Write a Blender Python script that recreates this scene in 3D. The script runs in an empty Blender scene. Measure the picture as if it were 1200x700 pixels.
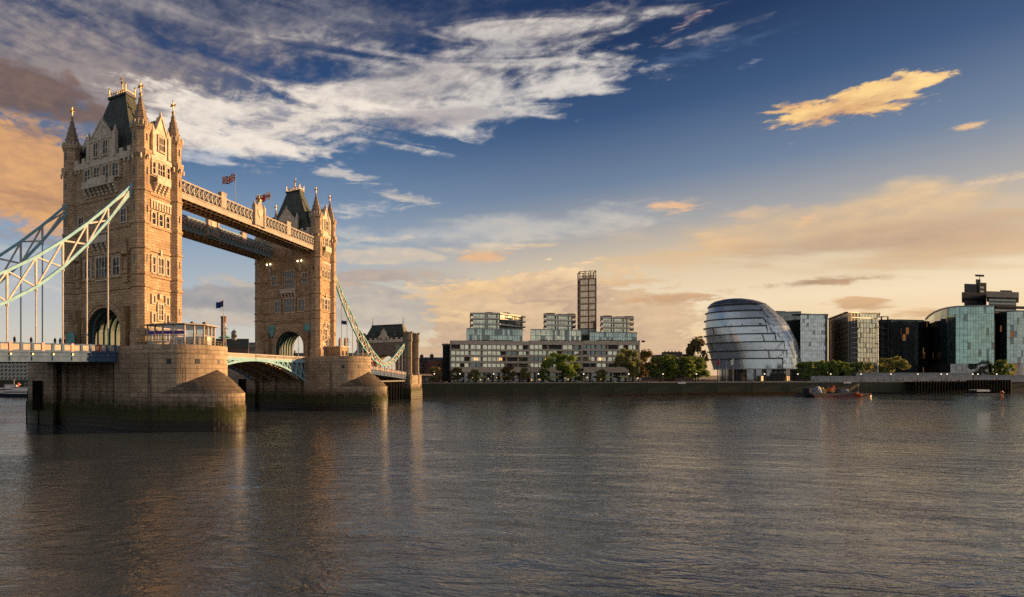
import bpy, math, random
from mathutils import Vector, Matrix
random.seed(11)
R = math.radians
sc = bpy.context.scene
col = sc.collection

# ------------------------------------------------------------------ camera
FPX, CX, CY, HC = 687.76, 300.0, 440.0, 11.0          # focal length and horizon measured on the 1200 x 700 photograph; eye 11 m over the water
cd = bpy.data.cameras.new('camera'); cam = bpy.data.objects.new('camera', cd); col.objects.link(cam)
cam.location = (0, 0, HC); cam.rotation_euler = (R(90), 0, 0)
cd.sensor_fit = 'HORIZONTAL'; cd.sensor_width = 36; cd.lens = FPX/1200*36
cd.shift_x = 300/1200; cd.shift_y = 90/1200
cd.clip_start = 0.5; cd.clip_end = 30000
sc.camera = cam
sc.view_settings.view_transform = 'Standard'; sc.view_settings.look = 'None'
sc.view_settings.gamma = 1; sc.view_settings.exposure = 1.05
sc.view_settings.use_curve_mapping = False
sc.render.engine = 'CYCLES'
sc.cycles.use_denoising = False
sc.cycles.max_bounces = 6; sc.cycles.diffuse_bounces = 2; sc.cycles.glossy_bounces = 3
sc.cycles.sample_clamp_indirect = 1.2; sc.cycles.sample_clamp_direct = 4; sc.cycles.caustics_reflective = False; sc.cycles.caustics_refractive = False

# ------------------------------------------------------------------ sun
SUN_AZ, SUN_EL = 80.0, 7.5                               # degrees clockwise from the view direction (+Y), above the horizon
sl = bpy.data.lights.new('sun', 'SUN'); so = bpy.data.objects.new('sun', sl); col.objects.link(so)
sl.energy = 5.0; sl.angle = R(0.6); sl.color = (1.0, 0.57, 0.24)
sdir = Vector((math.sin(R(SUN_AZ))*math.cos(R(SUN_EL)), math.cos(R(SUN_AZ))*math.cos(R(SUN_EL)), math.sin(R(SUN_EL))))
so.rotation_euler = sdir.to_track_quat('Z', 'Y').to_euler()
so.location = (300, 0, 200)

# ------------------------------------------------------------------ sky
def lin(r, g, b):
    f = lambda c: (c/255/12.92) if c/255 <= 0.04045 else ((c/255+0.055)/1.055)**2.4
    return (f(r), f(g), f(b), 1)
class NT:
    def __init__(s, tree): s.t = tree; s.t.nodes.clear()
    def n(s, typ, **kw):
        nd = s.t.nodes.new(typ)
        for k, v in kw.items(): setattr(nd, k, v)
        return nd
    def put(s, sock, v):
        if v is None: return
        if isinstance(v, bpy.types.NodeSocket): s.t.links.new(v, sock)
        else: sock.default_value = v
    def m(s, op, a, b=None, c=None, clamp=False):
        nd = s.n('ShaderNodeMath', operation=op, use_clamp=clamp)
        s.put(nd.inputs[0], a); s.put(nd.inputs[1], b); s.put(nd.inputs[2], c); return nd.outputs[0]
    def mix(s, f, a, b, mode='MIX'):
        nd = s.n('ShaderNodeMix', data_type='RGBA', blend_type=mode); nd.clamp_factor = True
        s.put(nd.inputs[0], f); s.put(nd.inputs[6], a); s.put(nd.inputs[7], b); return nd.outputs[2]
    def comb(s, x, y, z=0.0):
        nd = s.n('ShaderNodeCombineXYZ'); s.put(nd.inputs[0], x); s.put(nd.inputs[1], y); s.put(nd.inputs[2], z); return nd.outputs[0]
    def sep(s, v):
        nd = s.n('ShaderNodeSeparateXYZ'); s.put(nd.inputs[0], v); return nd.outputs
    def noise(s, vec, scale, detail=4, rough=0.55, dist=0.0, lac=2.0):
        nd = s.n('ShaderNodeTexNoise'); s.put(nd.inputs['Vector'], vec)
        nd.inputs['Scale'].default_value = scale; nd.inputs['Detail'].default_value = detail
        nd.inputs['Roughness'].default_value = rough; nd.inputs['Distortion'].default_value = dist
        nd.inputs['Lacunarity'].default_value = lac
        return nd.outputs['Fac']
    def ramp(s, f, stops, interp='LINEAR'):
        nd = s.n('ShaderNodeValToRGB'); cr = nd.color_ramp; cr.interpolation = interp
        while len(cr.elements) < len(stops): cr.elements.new(0.5)
        for e, (p, c) in zip(cr.elements, stops): e.position = p; e.color = c if len(c) == 4 else (*c, 1)
        s.put(nd.inputs[0], f); return nd.outputs[0]
    def step(s, v, a, b):
        nd = s.n('ShaderNodeMapRange', interpolation_type='SMOOTHSTEP'); s.put(nd.inputs[0], v)
        nd.inputs[1].default_value = a; nd.inputs[2].default_value = b; return nd.outputs[0]

wd = bpy.data.worlds.new('World'); sc.world = wd; wd.use_nodes = True
W = NT(wd.node_tree)
tc = W.n('ShaderNodeTexCoord').outputs['Generated']
dx, dy, dz = W.sep(tc)
az = W.m('ARCTAN2', dx, dy)
el = W.m('ARCSINE', dz)
sky = W.n('ShaderNodeTexSky', sky_type='NISHITA', sun_disc=False, sun_elevation=R(SUN_EL), sun_rotation=R(SUN_AZ), altitude=20, air_density=1.0, dust_density=1.5, ozone_density=2.5)
nishita = W.mix(1.0, sky.outputs[0], (0.085, 0.085, 0.085, 1), 'MULTIPLY')
eln = W.m('DIVIDE', el, R(60))
cool = W.ramp(eln, [(0.0, lin(216,204,184)), (0.06, lin(212,206,194)), (0.13, lin(186,192,196)), (0.22, lin(144,166,190)), (0.33, lin(90,122,160)), (0.45, lin(46,76,122)), (0.56, lin(24,46,88)), (1.0, lin(14,28,66))])
warm = W.ramp(eln, [(0.0, lin(230,190,148)), (0.05, lin(244,210,164)), (0.095, lin(248,224,188)), (0.15, lin(224,200,166)), (0.20, lin(172,168,166)), (0.26, lin(112,130,156)), (0.345, lin(54,82,124)), (0.43, lin(22,46,88)), (1.0, lin(12,26,62))])
azw = W.step(az, R(-4), R(34))
clear = W.mix(azw, cool, warm)
base = W.mix(0.12, clear, nishita)
# clouds: elliptical banks of broken cloud, each at its own bearing and height
cvec = W.comb(az, W.m('MULTIPLY', el, 2.6), 0.0)
n1 = W.noise(cvec, 5.5, 7, 0.6, 0.3)
cvec2 = W.comb(W.m('ADD', az, 3.1), W.m('MULTIPLY', el, 3.4), 1.7)
n2 = W.noise(cvec2, 15.0, 7, 0.66, 0.5)
streak = W.comb(W.m('ADD', W.m('MULTIPLY', az, 1.0), W.m('MULTIPLY', el, -0.7)), W.m('ADD', W.m('MULTIPLY', el, 6.0), W.m('MULTIPLY', az, 1.1)), 4.2)
n3 = W.noise(streak, 4.2, 5, 0.50, 0.8)
n4 = W.noise(W.comb(W.m('ADD', az, 7.7), W.m('MULTIPLY', el, 2.2), 0.4), 38.0, 4, 0.6, 0.3)
n5 = W.noise(W.comb(W.m('ADD', W.m('ADD', az, W.m('MULTIPLY', el, -0.5)), 2.2), W.m('ADD', W.m('MULTIPLY', el, 4.5), W.m('MULTIPLY', az, 0.5)), 9.1), 17.0, 8, 0.68, 0.7)
def aebear(px, py):
    x, z = (px-CX)/FPX, (CY-py)/FPX
    return math.atan2(x, 1), math.atan2(z, math.hypot(x, 1))
def cloud(cur, px, py, rx, ry, lit, dark, alpha=1.0, rot=0, soft=0.3, rag=1.0, tex='n2', shade=0.5, fine=0.5, up=0.0, base=0.85, con=2.4):
    a0, e0 = aebear(px, py); a1, _ = aebear(px+rx, py); _, e1 = aebear(px, py-ry)
    ra, re = abs(a1-a0), abs(e1-e0)
    x = W.m('SUBTRACT', az, a0); y = W.m('SUBTRACT', el, e0)
    if rot:
        c, s_ = math.cos(R(rot)), math.sin(R(rot))
        x, y = W.m('ADD', W.m('MULTIPLY', x, c), W.m('MULTIPLY', y, s_)), W.m('ADD', W.m('MULTIPLY', x, -s_), W.m('MULTIPLY', y, c))
    qx = W.m('DIVIDE', x, ra); qy = W.m('DIVIDE', y, re)
    d = W.m('SQRT', W.m('ADD', W.m('MULTIPLY', qx, qx), W.m('MULTIPLY', qy, qy)))
    t = {'n1': n1, 'n2': n2, 'n3': n3, 'n5': n5}[tex]
    big = W.m('MULTIPLY', W.m('SUBTRACT', t, 0.5), rag*3.2)
    sm = W.m('MULTIPLY', W.m('SUBTRACT', n4, 0.5), fine*1.4)
    f = W.m('ADD', W.m('SUBTRACT', base, d), W.m('ADD', big, sm))
    f = W.m('MULTIPLY', W.step(f, 0.0, soft), W.step(d, 2.0, 1.0))      # none beyond twice its own ellipse
    f = W.m('MULTIPLY', f, alpha)
    tone = W.m('ADD', W.m('ADD', W.m('MULTIPLY', W.m('SUBTRACT', W.m('ADD', W.m('MULTIPLY', t, 0.6), W.m('MULTIPLY', n4, 0.4)), 0.5), con), shade), W.m('MULTIPLY', qy, up), clamp=True)
    c = W.mix(tone, dark, lit)
    return W.mix(f, cur, c)
S = base
L = lin
# low and wide bands above the horizon
S = cloud(S, 960, 266, 330, 36, L(236,200,152), L(190,162,134), 0.8, soft=1.0, rag=0.8, tex='n3', base=1.0)
S = cloud(S, 1100, 296, 320, 24, L(226,190,146), L(188,154,122), 0.75, soft=0.9, rag=0.8, tex='n3', base=1.0)
S = cloud(S, 800, 300, 190, 20, L(236,196,144), L(214,176,134), 0.6, soft=0.9, rag=0.8, tex='n3', base=1.0)
S = cloud(S, 560, 270, 300, 17, L(226,212,190), L(176,184,192), 0.55, soft=0.9, rag=1.0, tex='n3', base=1.0)
S = cloud(S, 400, 352, 330, 40, L(216,200,178), L(164,158,156), 0.9, soft=0.5, rag=1.0, tex='n3', shade=0.35, base=0.95)
S = cloud(S, 250, 350, 170, 20, L(186,178,168), L(146,146,152), 0.9, soft=0.35, rag=0.9, tex='n1', shade=0.3, base=0.9)
S = cloud(S, 40, 330, 190, 44, L(206,202,196), L(160,170,180), 0.6, soft=0.8, rag=1.0, tex='n3', base=1.0)
S = cloud(S, 470, 300, 130, 12, L(232,208,174), L(172,170,172), 0.7, soft=0.5, rag=0.9, tex='n3', base=0.9)
S = cloud(S, 430, 325, 100, 13, L(214,186,160), L(160,148,146), 0.8, soft=0.4, rag=0.9, tex='n3', shade=0.4, base=0.9)
S = cloud(S, 630, 385, 200, 74, L(240,206,160), L(190,162,138), 0.95, soft=0.16, rag=0.55, tex='n1', shade=0.3, up=0.35, fine=0.5, base=0.95, con=2.6)
S = cloud(S, 655, 338, 80, 30, L(250,218,172), L(194,166,142), 1.0, soft=0.16, rag=0.6, tex='n2', shade=0.32, up=0.6, fine=0.5, base=0.95, con=2.4)
S = cloud(S, 545, 340, 120, 17, L(244,206,152), L(196,164,136), 0.85, soft=0.76, rag=1.03, shade=0.6, up=0.4, tex='n5')
S = cloud(S, 560, 372, 70, 12, L(248,212,160), L(200,168,138), 0.7, soft=0.76, rag=1.03, shade=0.65, up=0.4, tex='n5')
S = cloud(S, 790, 349, 78, 11, L(228,182,132), L(188,150,120), 0.9, soft=0.57, rag=0.80, shade=0.3, up=0.3, tex='n5')
S = cloud(S, 735, 332, 60, 7, L(236,196,142), L(200,164,128), 0.7, soft=0.67, rag=0.92, shade=0.4, tex='n5')
S = cloud(S, 960, 331, 105, 8, L(206,166,126), L(166,136,114), 0.92, soft=0.67, rag=0.69, shade=0.3, up=-0.2, tex='n5')
S = cloud(S, 1008, 356, 56, 13, L(228,184,136), L(196,156,120), 0.9, soft=0.48, rag=0.69, shade=0.35, up=0.3, tex='n5')
S = cloud(S, 1085, 369, 95, 9, L(228,184,136), L(200,160,122), 0.8, soft=0.67, rag=0.80, shade=0.4, tex='n5')
S = cloud(S, 570, 300, 62, 10, L(246,194,138), L(206,166,134), 0.85, soft=0.76, rag=0.92, tex='n5')
S = cloud(S, 620, 289, 70, 4, L(240,206,160), L(206,180,154), 0.6, soft=0.90, rag=0.92, tex='n5')
S = cloud(S, 790, 241, 70, 10, L(248,198,144), L(206,170,146), 0.9, soft=0.76, rag=0.92, rot=-5, tex='n5')
S = cloud(S, 880, 250, 62, 9, L(232,194,154), L(190,170,156), 0.6, soft=0.90, rag=1.03, tex='n5')
S = cloud(S, 944, 258, 15, 15, L(248,206,154), L(216,176,140), 0.85, soft=0.86, rag=0.92, rot=-50, tex='n5')
S = cloud(S, 1150, 216, 110, 9, L(240,208,166), L(192,178,168), 0.8, rot=6, soft=0.8, rag=1.0, tex='n5', base=0.75)
S = cloud(S, 995, 124, 124, 27, L(255,214,144), L(196,146,112), 1.0, rot=3, soft=0.34, rag=0.75, shade=0.55, up=0.25, fine=0.75, base=0.86, con=3.6)
S = cloud(S, 1045, 107, 88, 13, L(255,218,150), L(206,156,116), 1.0, rot=4, soft=0.34, rag=0.7, shade=0.55, fine=0.7, base=0.8, con=3.4)
S = cloud(S, 930, 126, 60, 10, L(252,206,138), L(214,158,108), 0.95, rot=-3, soft=0.67, rag=1.03, fine=0.9, base=0.7, tex='n5')
S = cloud(S, 1132, 151, 34, 9, L(250,206,150), L(206,170,140), 0.9, soft=0.67, rag=1.03, base=0.7, fine=0.8, tex='n5')
S = cloud(S, 802, 30, 44, 10, L(220,186,170), L(110,108,134), 0.6, rot=20, soft=0.90, rag=1.26, base=0.6, fine=0.9, tex='n5')
S = cloud(S, 785, 53, 18, 5, L(220,186,170), L(130,126,140), 0.5, soft=0.86, rag=1.15, base=0.7, tex='n5')
S = cloud(S, 880, 74, 40, 8, L(190,190,198), L(100,120,154), 0.55, soft=0.8, rag=1.2, tex='n5', base=0.55, fine=0.9)
S = cloud(S, 800, 68, 190, 12, L(110,130,164), L(70,98,142), 0.3, soft=0.9, rag=1.1, tex='n5')
S = cloud(S, 402, 205, 54, 12, L(220,208,196), L(150,158,172), 0.85, rot=-14, soft=0.86, rag=1.03, tex='n5')
S = cloud(S, 474, 232, 44, 10, L(220,204,186), L(166,168,172), 0.85, rot=-12, soft=0.86, rag=1.03, tex='n5')
S = cloud(S, 425, 246, 62, 14, L(212,204,196), L(140,156,174), 0.75, soft=0.90, rag=1.15, tex='n5')
S = cloud(S, 440, 280, 80, 5, L(230,208,180), L(186,186,184), 0.65, soft=0.90, rag=0.80, tex='n5')
S = cloud(S, 1010, 284, 310, 24, L(216,182,148), L(176,150,130), 0.85, soft=0.8, rag=0.8, tex='n3', base=0.95, shade=0.35)
# the big veil of cirrus over the bridge
S = cloud(S, 220, 20, 560, 84, L(150,146,152), L(72,80,104), 0.98, rot=-2, soft=1.1, rag=0.3, tex='n3', shade=0.35, base=1.05)
S = cloud(S, 100, 100, 330, 100, L(174,160,154), L(110,104,112), 0.95, soft=1.0, rag=0.45, tex='n3', shade=0.45, base=1.15)
S = cloud(S, 450, 108, 360, 76, L(216,206,198), L(128,126,134), 0.96, rot=3, soft=0.9, rag=0.75, tex='n3', shade=0.68, fine=0.5, base=1.0, con=2.2)
S = cloud(S, 600, 112, 185, 50, L(228,220,210), L(150,150,158), 0.97, rot=9, soft=0.8, rag=0.9, tex='n3', shade=0.66, fine=0.8, base=0.95, con=2.2)
S = cloud(S, 590, 62, 120, 26, L(200,194,190), L(110,116,134), 0.8, rot=-10, soft=0.7, rag=0.9, tex='n3', shade=0.55, fine=0.8, base=0.75, con=2.2)
S = cloud(S, 300, 140, 190, 58, L(240,228,214), L(176,166,164), 0.95, soft=0.6, rag=0.7, tex='n3', shade=0.75, base=0.95)
S = cloud(S, 235, 185, 60, 14, L(206,206,208), L(140,154,176), 0.8, soft=0.6, rag=0.8, tex='n3', shade=0.6)
S = cloud(S, 310, 140, 84, 18, L(170,168,178), L(100,108,134), 0.85, rot=8, soft=0.90, rag=1.03, shade=0.3, tex='n5')
S = cloud(S, 500, 142, 150, 15, L(172,160,160), L(116,116,134), 0.65, soft=0.7, rag=1.0, tex='n3', shade=0.4)
S = cloud(S, 460, 88, 90, 9, L(130,126,138), L(80,86,108), 0.6, soft=0.7, rag=1.0, tex='n3', shade=0.4)
S = cloud(S, 0, 195, 150, 84, L(240,180,116), L(176,136,110), 0.97, soft=0.35, rag=0.6, tex='n1', shade=0.50, fine=0.6, base=1.0, con=2.6)
S = cloud(S, 20, 106, 130, 40, L(140,112,100), L(92,82,86), 0.95, rot=-6, soft=0.4, rag=0.8, tex='n1', shade=0.4, base=0.95)
S = cloud(S, 60, 160, 80, 16, L(168,138,122), L(118,100,98), 0.7, rot=-6, soft=0.90, rag=1.03, shade=0.4, tex='n5')
S = cloud(S, 40, 232, 100, 22, L(206,150,104), L(146,118,106), 0.8, soft=0.86, rag=1.03, shade=0.4, tex='n5')
S = cloud(S, 60, 282, 110, 20, L(178,160,152), L(124,130,146), 0.75, soft=0.90, rag=1.03, shade=0.4, tex='n5')
# unseen sky behind the viewer: pale band added low down for fill and glass reflections
back = W.m('MULTIPLY', W.step(W.m('MULTIPLY', dy, -1.0), -0.1, 0.5), W.step(n1, 0.22, 0.5))
back = W.m('MULTIPLY', W.m('MULTIPLY', back, W.step(dz, -0.05, 0.02)), W.step(dz, 0.8, 0.3))
S = W.mix(W.m('MULTIPLY', back, 0.9), S, W.mix(n2, L(184,188,196), L(244,238,228)))
bg = W.n('ShaderNodeBackground'); W.put(bg.inputs[0], S)
bg.inputs[1].default_value = 0.50
out = W.n('ShaderNodeOutputWorld'); W.t.links.new(bg.outputs[0], out.inputs[0])
wd.cycles.sampling_method = 'MANUAL'; wd.cycles.sample_map_resolution = 256

# ------------------------------------------------------------------ mesh helpers
class MB:
    def __init__(s): s.v = []; s.f = []; s.m = []
    def face(s, pts, mi=0):
        b = len(s.v); s.v += [tuple(p) for p in pts]; s.f.append(tuple(range(b, b+len(pts)))); s.m.append(mi); return s
    def _add(s, vs, fs, mi=0):
        b = len(s.v); s.v += [tuple(p) for p in vs]
        for f in fs: s.f.append(tuple(b+i for i in f)); s.m.append(mi)
        return s
    def box(s, x0, x1, y0, y1, z0, z1, mi=0):
        vs = [(x0,y0,z0),(x1,y0,z0),(x1,y1,z0),(x0,y1,z0),(x0,y0,z1),(x1,y0,z1),(x1,y1,z1),(x0,y1,z1)]
        return s._add(vs, [(0,3,2,1),(4,5,6,7),(0,1,5,4),(1,2,6,5),(2,3,7,6),(3,0,4,7)], mi)
    def loft(s, rings, caps=True, mi=0, closed=True):
        n = len(rings[0]); vs = [p for r in rings for p in r]; fs = []
        for k in range(len(rings)-1):
            for i in range(n if closed else n-1):
                j = (i+1) % n
                fs.append((k*n+i, k*n+j, (k+1)*n+j, (k+1)*n+i))
        if caps: fs.append(tuple(reversed(range(n)))); fs.append(tuple(range((len(rings)-1)*n, len(rings)*n)))
        return s._add(vs, fs, mi)
    def prism(s, poly, z0, z1, mi=0, caps=True):
        return s.loft([[(x,y,z0) for x,y in poly], [(x,y,z1) for x,y in poly]], caps, mi)
    def lathe(s, cx, cy, prof, n=8, a0=None, mi=0, caps=True):
        a0 = math.pi/n if a0 is None else a0
        return s.loft([[(cx+r*math.cos(a0+2*math.pi*i/n), cy+r*math.sin(a0+2*math.pi*i/n), z) for i in range(n)] for r, z in prof], caps, mi)
    def ext(s, poly, vec, mi=0):
        v = Vector(vec)
        return s.loft([[tuple(p) for p in poly], [tuple(Vector(p)+v) for p in poly]], True, mi)
    def bar(s, p, q, w, h=None, mi=0, up=(0,0,1)):
        h = w if h is None else h
        p, q = Vector(p), Vector(q); d = q-p
        if d.length < 1e-6: return s
        d.normalize(); a = d.cross(Vector(up))
        if a.length < 1e-3: a = d.cross(Vector((1,0,0)))
        a.normalize(); b = a.cross(d)
        r = lambda c: [c+a*w/2+b*h/2, c-a*w/2+b*h/2, c-a*w/2-b*h/2, c+a*w/2-b*h/2]
        return s.loft([r(p), r(q)], True, mi)
    def tube(s, pts, rad, n=6, mi=0):
        pts = [Vector(p) for p in pts]; rings = []
        for i, p in enumerate(pts):
            d = (pts[min(i+1, len(pts)-1)]-pts[max(i-1, 0)]).normalized()
            a = d.cross(Vector((0,0,1)))
            if a.length < 1e-3: a = Vector((1,0,0))
            a.normalize(); b = a.cross(d); r = rad[i] if isinstance(rad, (list, tuple)) else rad
            rings.append([p+(a*math.cos(2*math.pi*k/n)+b*math.sin(2*math.pi*k/n))*r for k in range(n)])
        return s.loft(rings, True, mi)
    def ball(s, c, r, n=8, k=5, mi=0, sz=1.0):
        return s.lathe(c[0], c[1], [(max(r*math.sin(math.pi*i/k), 0.02*r), c[2]-r*sz*math.cos(math.pi*i/k)) for i in range(k+1)], n, 0, mi)
    def mesh(s, name, mats, org=(0,0,0), smooth=False):
        me = bpy.data.meshes.new(name)
        me.from_pydata([(x-org[0], y-org[1], z-org[2]) for x,y,z in s.v], [], s.f)
        mats = mats if isinstance(mats, (list, tuple)) else [mats]
        for m in mats: me.materials.append(m)
        if len(mats) > 1: me.polygons.foreach_set('material_index', s.m)
        if smooth: me.polygons.foreach_set('use_smooth', [True]*len(me.polygons))
        me.update(); return me
    def build(s, name, mats, parent=None, org=(0,0,0), smooth=False):
        return link(name, s.mesh(name, mats, org, smooth), parent)
def link(name, me, parent=None, loc=None, rz=0):
    o = bpy.data.objects.new(name, me); col.objects.link(o)
    if parent is not None: o.parent = parent
    if loc is not None: o.location = loc
    if rz: o.rotation_euler = (0, 0, rz)
    return o
def tag(o, label=None, cat=None, group=None, kind=None):
    if label: o['label'] = label
    if cat: o['category'] = cat
    if group: o['group'] = group
    if kind: o['kind'] = kind
    return o
def thing(name, label, cat, loc=(0,0,0), rz=0, group=None):
    o = bpy.data.objects.new(name, None); col.objects.link(o)
    o.empty_display_size = 0.5; o.location = loc; o.rotation_euler = (0, 0, rz)
    return tag(o, label, cat, group)
def copy_tree(o, parent=None):
    c = o.copy(); col.objects.link(c); c.parent = parent
    for ch in list(o.children): copy_tree(ch, c)
    return c

# ------------------------------------------------------------------ materials
def mat(name, colr, rough=0.8, metal=0.0, spec=0.5, emit=None, estr=0.0):
    m = bpy.data.materials.new(name); m.use_nodes = True
    b = m.node_tree.nodes['Principled BSDF']
    b.inputs['Base Color'].default_value = (*colr[:3], 1); b.inputs['Roughness'].default_value = rough
    b.inputs['Metallic'].default_value = metal; b.inputs['Specular IOR Level'].default_value = spec
    if emit: b.inputs['Emission Color'].default_value = (*emit[:3], 1); b.inputs['Emission Strength'].default_value = estr
    return m
def nmat(name):
    m = bpy.data.materials.new(name); m.use_nodes = True
    T = NT(m.node_tree); b = T.n('ShaderNodeBsdfPrincipled'); o = T.n('ShaderNodeOutputMaterial')
    T.t.links.new(b.outputs[0], o.inputs[0]); return m, T, b
def wallcoord(T, kx=1.0, ky=1.0, kz=1.0):
    c = T.n('ShaderNodeTexCoord').outputs['Object']; x, y, z = T.sep(c)
    return c, T.comb(T.m('ADD', T.m('MULTIPLY', x, kx), T.m('MULTIPLY', y, ky)), T.m('MULTIPLY', z, kz)), z
def stone(name, c1, c2, mortar, bw=1.4, bh=0.55, msize=0.03, var=0.5, streak=0.35, bump=0.4, algae=False):
    m, T, b = nmat(name)
    c, wv, z = wallcoord(T)
    br = T.n('ShaderNodeTexBrick'); T.put(br.inputs['Vector'], wv)
    br.inputs['Color1'].default_value = (*c1, 1); br.inputs['Color2'].default_value = (*c2, 1); br.inputs['Mortar'].default_value = (*mortar, 1)
    br.inputs['Scale'].default_value = 1.0; br.inputs['Mortar Size'].default_value = msize; br.inputs['Mortar Smooth'].default_value = 0.4
    br.inputs['Brick Width'].default_value = bw; br.inputs['Row Height'].default_value = bh; br.offset = 0.5; br.inputs['Bias'].default_value = 0.0
    big = T.noise(c, 0.22, 6, 0.65, 0.4)
    fine = T.noise(c, 2.4, 5, 0.7)
    sx, sy, sz = T.sep(c)
    st = T.noise(T.comb(T.m('MULTIPLY', sx, 1.3), T.m('MULTIPLY', sy, 1.3), T.m('MULTIPLY', sz, 0.09)), 1.0, 5, 0.65)
    colr = T.mix(T.m('MULTIPLY', T.step(big, 0.35, 0.75), var), br.outputs['Color'], tuple(x*0.55 for x in c1)+(1,))
    colr = T.mix(T.m('MULTIPLY', T.step(st, 0.5, 0.75), streak), colr, tuple(x*0.35 for x in c1)+(1,))
    colr = T.mix(T.m('MULTIPLY', T.step(fine, 0.5, 0.8), 0.35), colr, tuple(min(1, x*1.35) for x in c2)+(1,))
    rough = 0.85
    if algae:
        zz = T.m('ADD', z, T.m('MULTIPLY', T.m('SUBTRACT', T.noise(c, 0.42, 7, 0.72), 0.5), 4.6))
        zz = T.m('ADD', zz, T.m('MULTIPLY', T.m('SUBTRACT', st, 0.5), 4.0))
        g = T.mix(T.noise(c, 0.9, 5, 0.7), (0.016, 0.020, 0.006, 1), (0.075, 0.075, 0.02, 1))
        stain = T.mix(0.65, colr, (0.035, 0.028, 0.02, 1))
        colr = T.mix(T.step(zz, 7.6, 5.2), colr, stain)
        colr = T.mix(T.step(zz, 5.4, 4.3), colr, g)
        colr = T.mix(T.step(zz, 2.5, 1.6), colr, (0.022, 0.017, 0.012, 1))
        rough = T.m('ADD', 0.45, T.m('MULTIPLY', T.step(zz, 1.0, 5.0), 0.42))
    T.put(b.inputs['Base Color'], colr); T.put(b.inputs['Roughness'], rough); b.inputs['Specular IOR Level'].default_value = 0.3
    h = T.m('ADD', T.m('MULTIPLY', br.outputs['Fac'], -0.6), T.m('MULTIPLY', fine, 0.5))
    bp = T.n('ShaderNodeBump'); bp.inputs['Strength'].default_value = bump; bp.inputs['Distance'].default_value = 0.12
    T.put(bp.inputs['Height'], h); T.t.links.new(bp.outputs[0], b.inputs['Normal'])
    return m
def noisy(name, c1, c2, scale=1.0, rough=0.8, metal=0.0, spec=0.4, detail=5, stretch=(1,1,1), bump=0.0, lo=0.35, hi=0.65):
    m, T, b = nmat(name)
    c = T.n('ShaderNodeTexCoord').outputs['Object']; x, y, z = T.sep(c)
    v = T.comb(T.m('MULTIPLY', x, stretch[0]), T.m('MULTIPLY', y, stretch[1]), T.m('MULTIPLY', z, stretch[2]))
    n = T.noise(v, scale, detail, 0.65)
    T.put(b.inputs['Base Color'], T.mix(T.step(n, lo, hi), (*c1, 1), (*c2, 1)))
    b.inputs['Roughness'].default_value = rough; b.inputs['Metallic'].default_value = metal; b.inputs['Specular IOR Level'].default_value = spec
    if bump:
        bp = T.n('ShaderNodeBump'); bp.inputs['Strength'].default_value = bump; bp.inputs['Distance'].default_value = 0.1
        T.put(bp.inputs['Height'], n); T.t.links.new(bp.outputs[0], b.inputs['Normal'])
    return m
M = {}
M['stone'] = stone('tower granite', (0.38,0.265,0.168), (0.59,0.42,0.27), (0.20,0.15,0.10), 1.5, 0.62, 0.04, 0.5, 0.62, 0.7)
M['trim'] = noisy('portland stone', (0.46,0.385,0.295), (0.64,0.56,0.45), 1.3, 0.8, bump=0.3)
M['pier'] = stone('pier granite', (0.31,0.24,0.17), (0.46,0.36,0.26), (0.15,0.12,0.09), 2.2, 0.95, 0.05, 0.6, 0.85, 0.8, algae=True)
M['slate'] = noisy('roof slate', (0.035,0.045,0.038), (0.085,0.095,0.07), 1.2, 0.55, stretch=(1.6,1.6,0.25), bump=0.3)
M['spire'] = stone('spire stone', (0.27,0.20,0.14), (0.38,0.28,0.195), (0.16,0.12,0.085), 0.9, 0.5, 0.05, 0.5, 0.3, 0.6)
M['gold'] = mat('gilding', (0.62,0.45,0.19), 0.4, 0.5)
M['teal'] = noisy('teal paint', (0.11,0.30,0.30), (0.20,0.42,0.40), 0.8, 0.75, spec=0.12)
M['teal_mid'] = noisy('mid teal paint', (0.12,0.34,0.38), (0.2,0.44,0.46), 0.8, 0.75, spec=0.12)
M['pale_teal'] = noisy('pale teal paint', (0.22,0.43,0.52), (0.30,0.52,0.60), 0.7, 0.75, spec=0.12)
M['white_steel'] = noisy('white painted steel', (0.46,0.43,0.40), (0.58,0.55,0.51), 0.7, 0.75, spec=0.12)
M['blue_steel'] = noisy('blue grey painted steel', (0.05,0.095,0.18), (0.09,0.14,0.235), 0.5, 0.75, spec=0.12)
M['cream'] = noisy('cream painted iron', (0.36,0.31,0.27), (0.46,0.40,0.35), 0.6, 0.75, spec=0.12)  # on the sunlit walkway this cream stands for warm light on pale paint
M['red'] = mat('red paint', (0.42,0.03,0.03), 0.45)
M['soffit'] = noisy('dark soffit steel', (0.035,0.034,0.034), (0.075,0.068,0.06), 0.6, 0.7)  # much darker than the other steel, over the whole underside
M['brown_steel'] = noisy('brown steel', (0.36,0.27,0.17), (0.50,0.39,0.26), 0.8, 0.6)
M['rib'] = noisy('teal ribs in arch shade', (0.05,0.12,0.13), (0.09,0.18,0.19), 0.8, 0.7)  # darker copy of the teal paint, shade inside the arch put into colour
M['pane'] = mat('dark window glass', (0.012,0.014,0.017), 0.08, 0.0, 0.8)
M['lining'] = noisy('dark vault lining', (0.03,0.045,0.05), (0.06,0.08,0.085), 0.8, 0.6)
M['asphalt'] = noisy('asphalt', (0.04,0.04,0.042), (0.06,0.058,0.056), 0.8, 0.9)
M['lamp_on'] = mat('lit lamp glass', (1,0.9,0.7), 0.4, emit=(1,0.80,0.48), estr=2)
M['globe'] = mat('lit globe lamp', (1,0.95,0.85), 0.4, emit=(1,0.86,0.62), estr=0.7)
M['dark'] = noisy('dark iron', (0.018,0.018,0.02), (0.04,0.04,0.042), 1.5, 0.55)
M['timber'] = noisy('wet timber', (0.009,0.008,0.006), (0.024,0.019,0.014), 0.8, 0.95, spec=0.1, stretch=(1,1,0.3))

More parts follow.
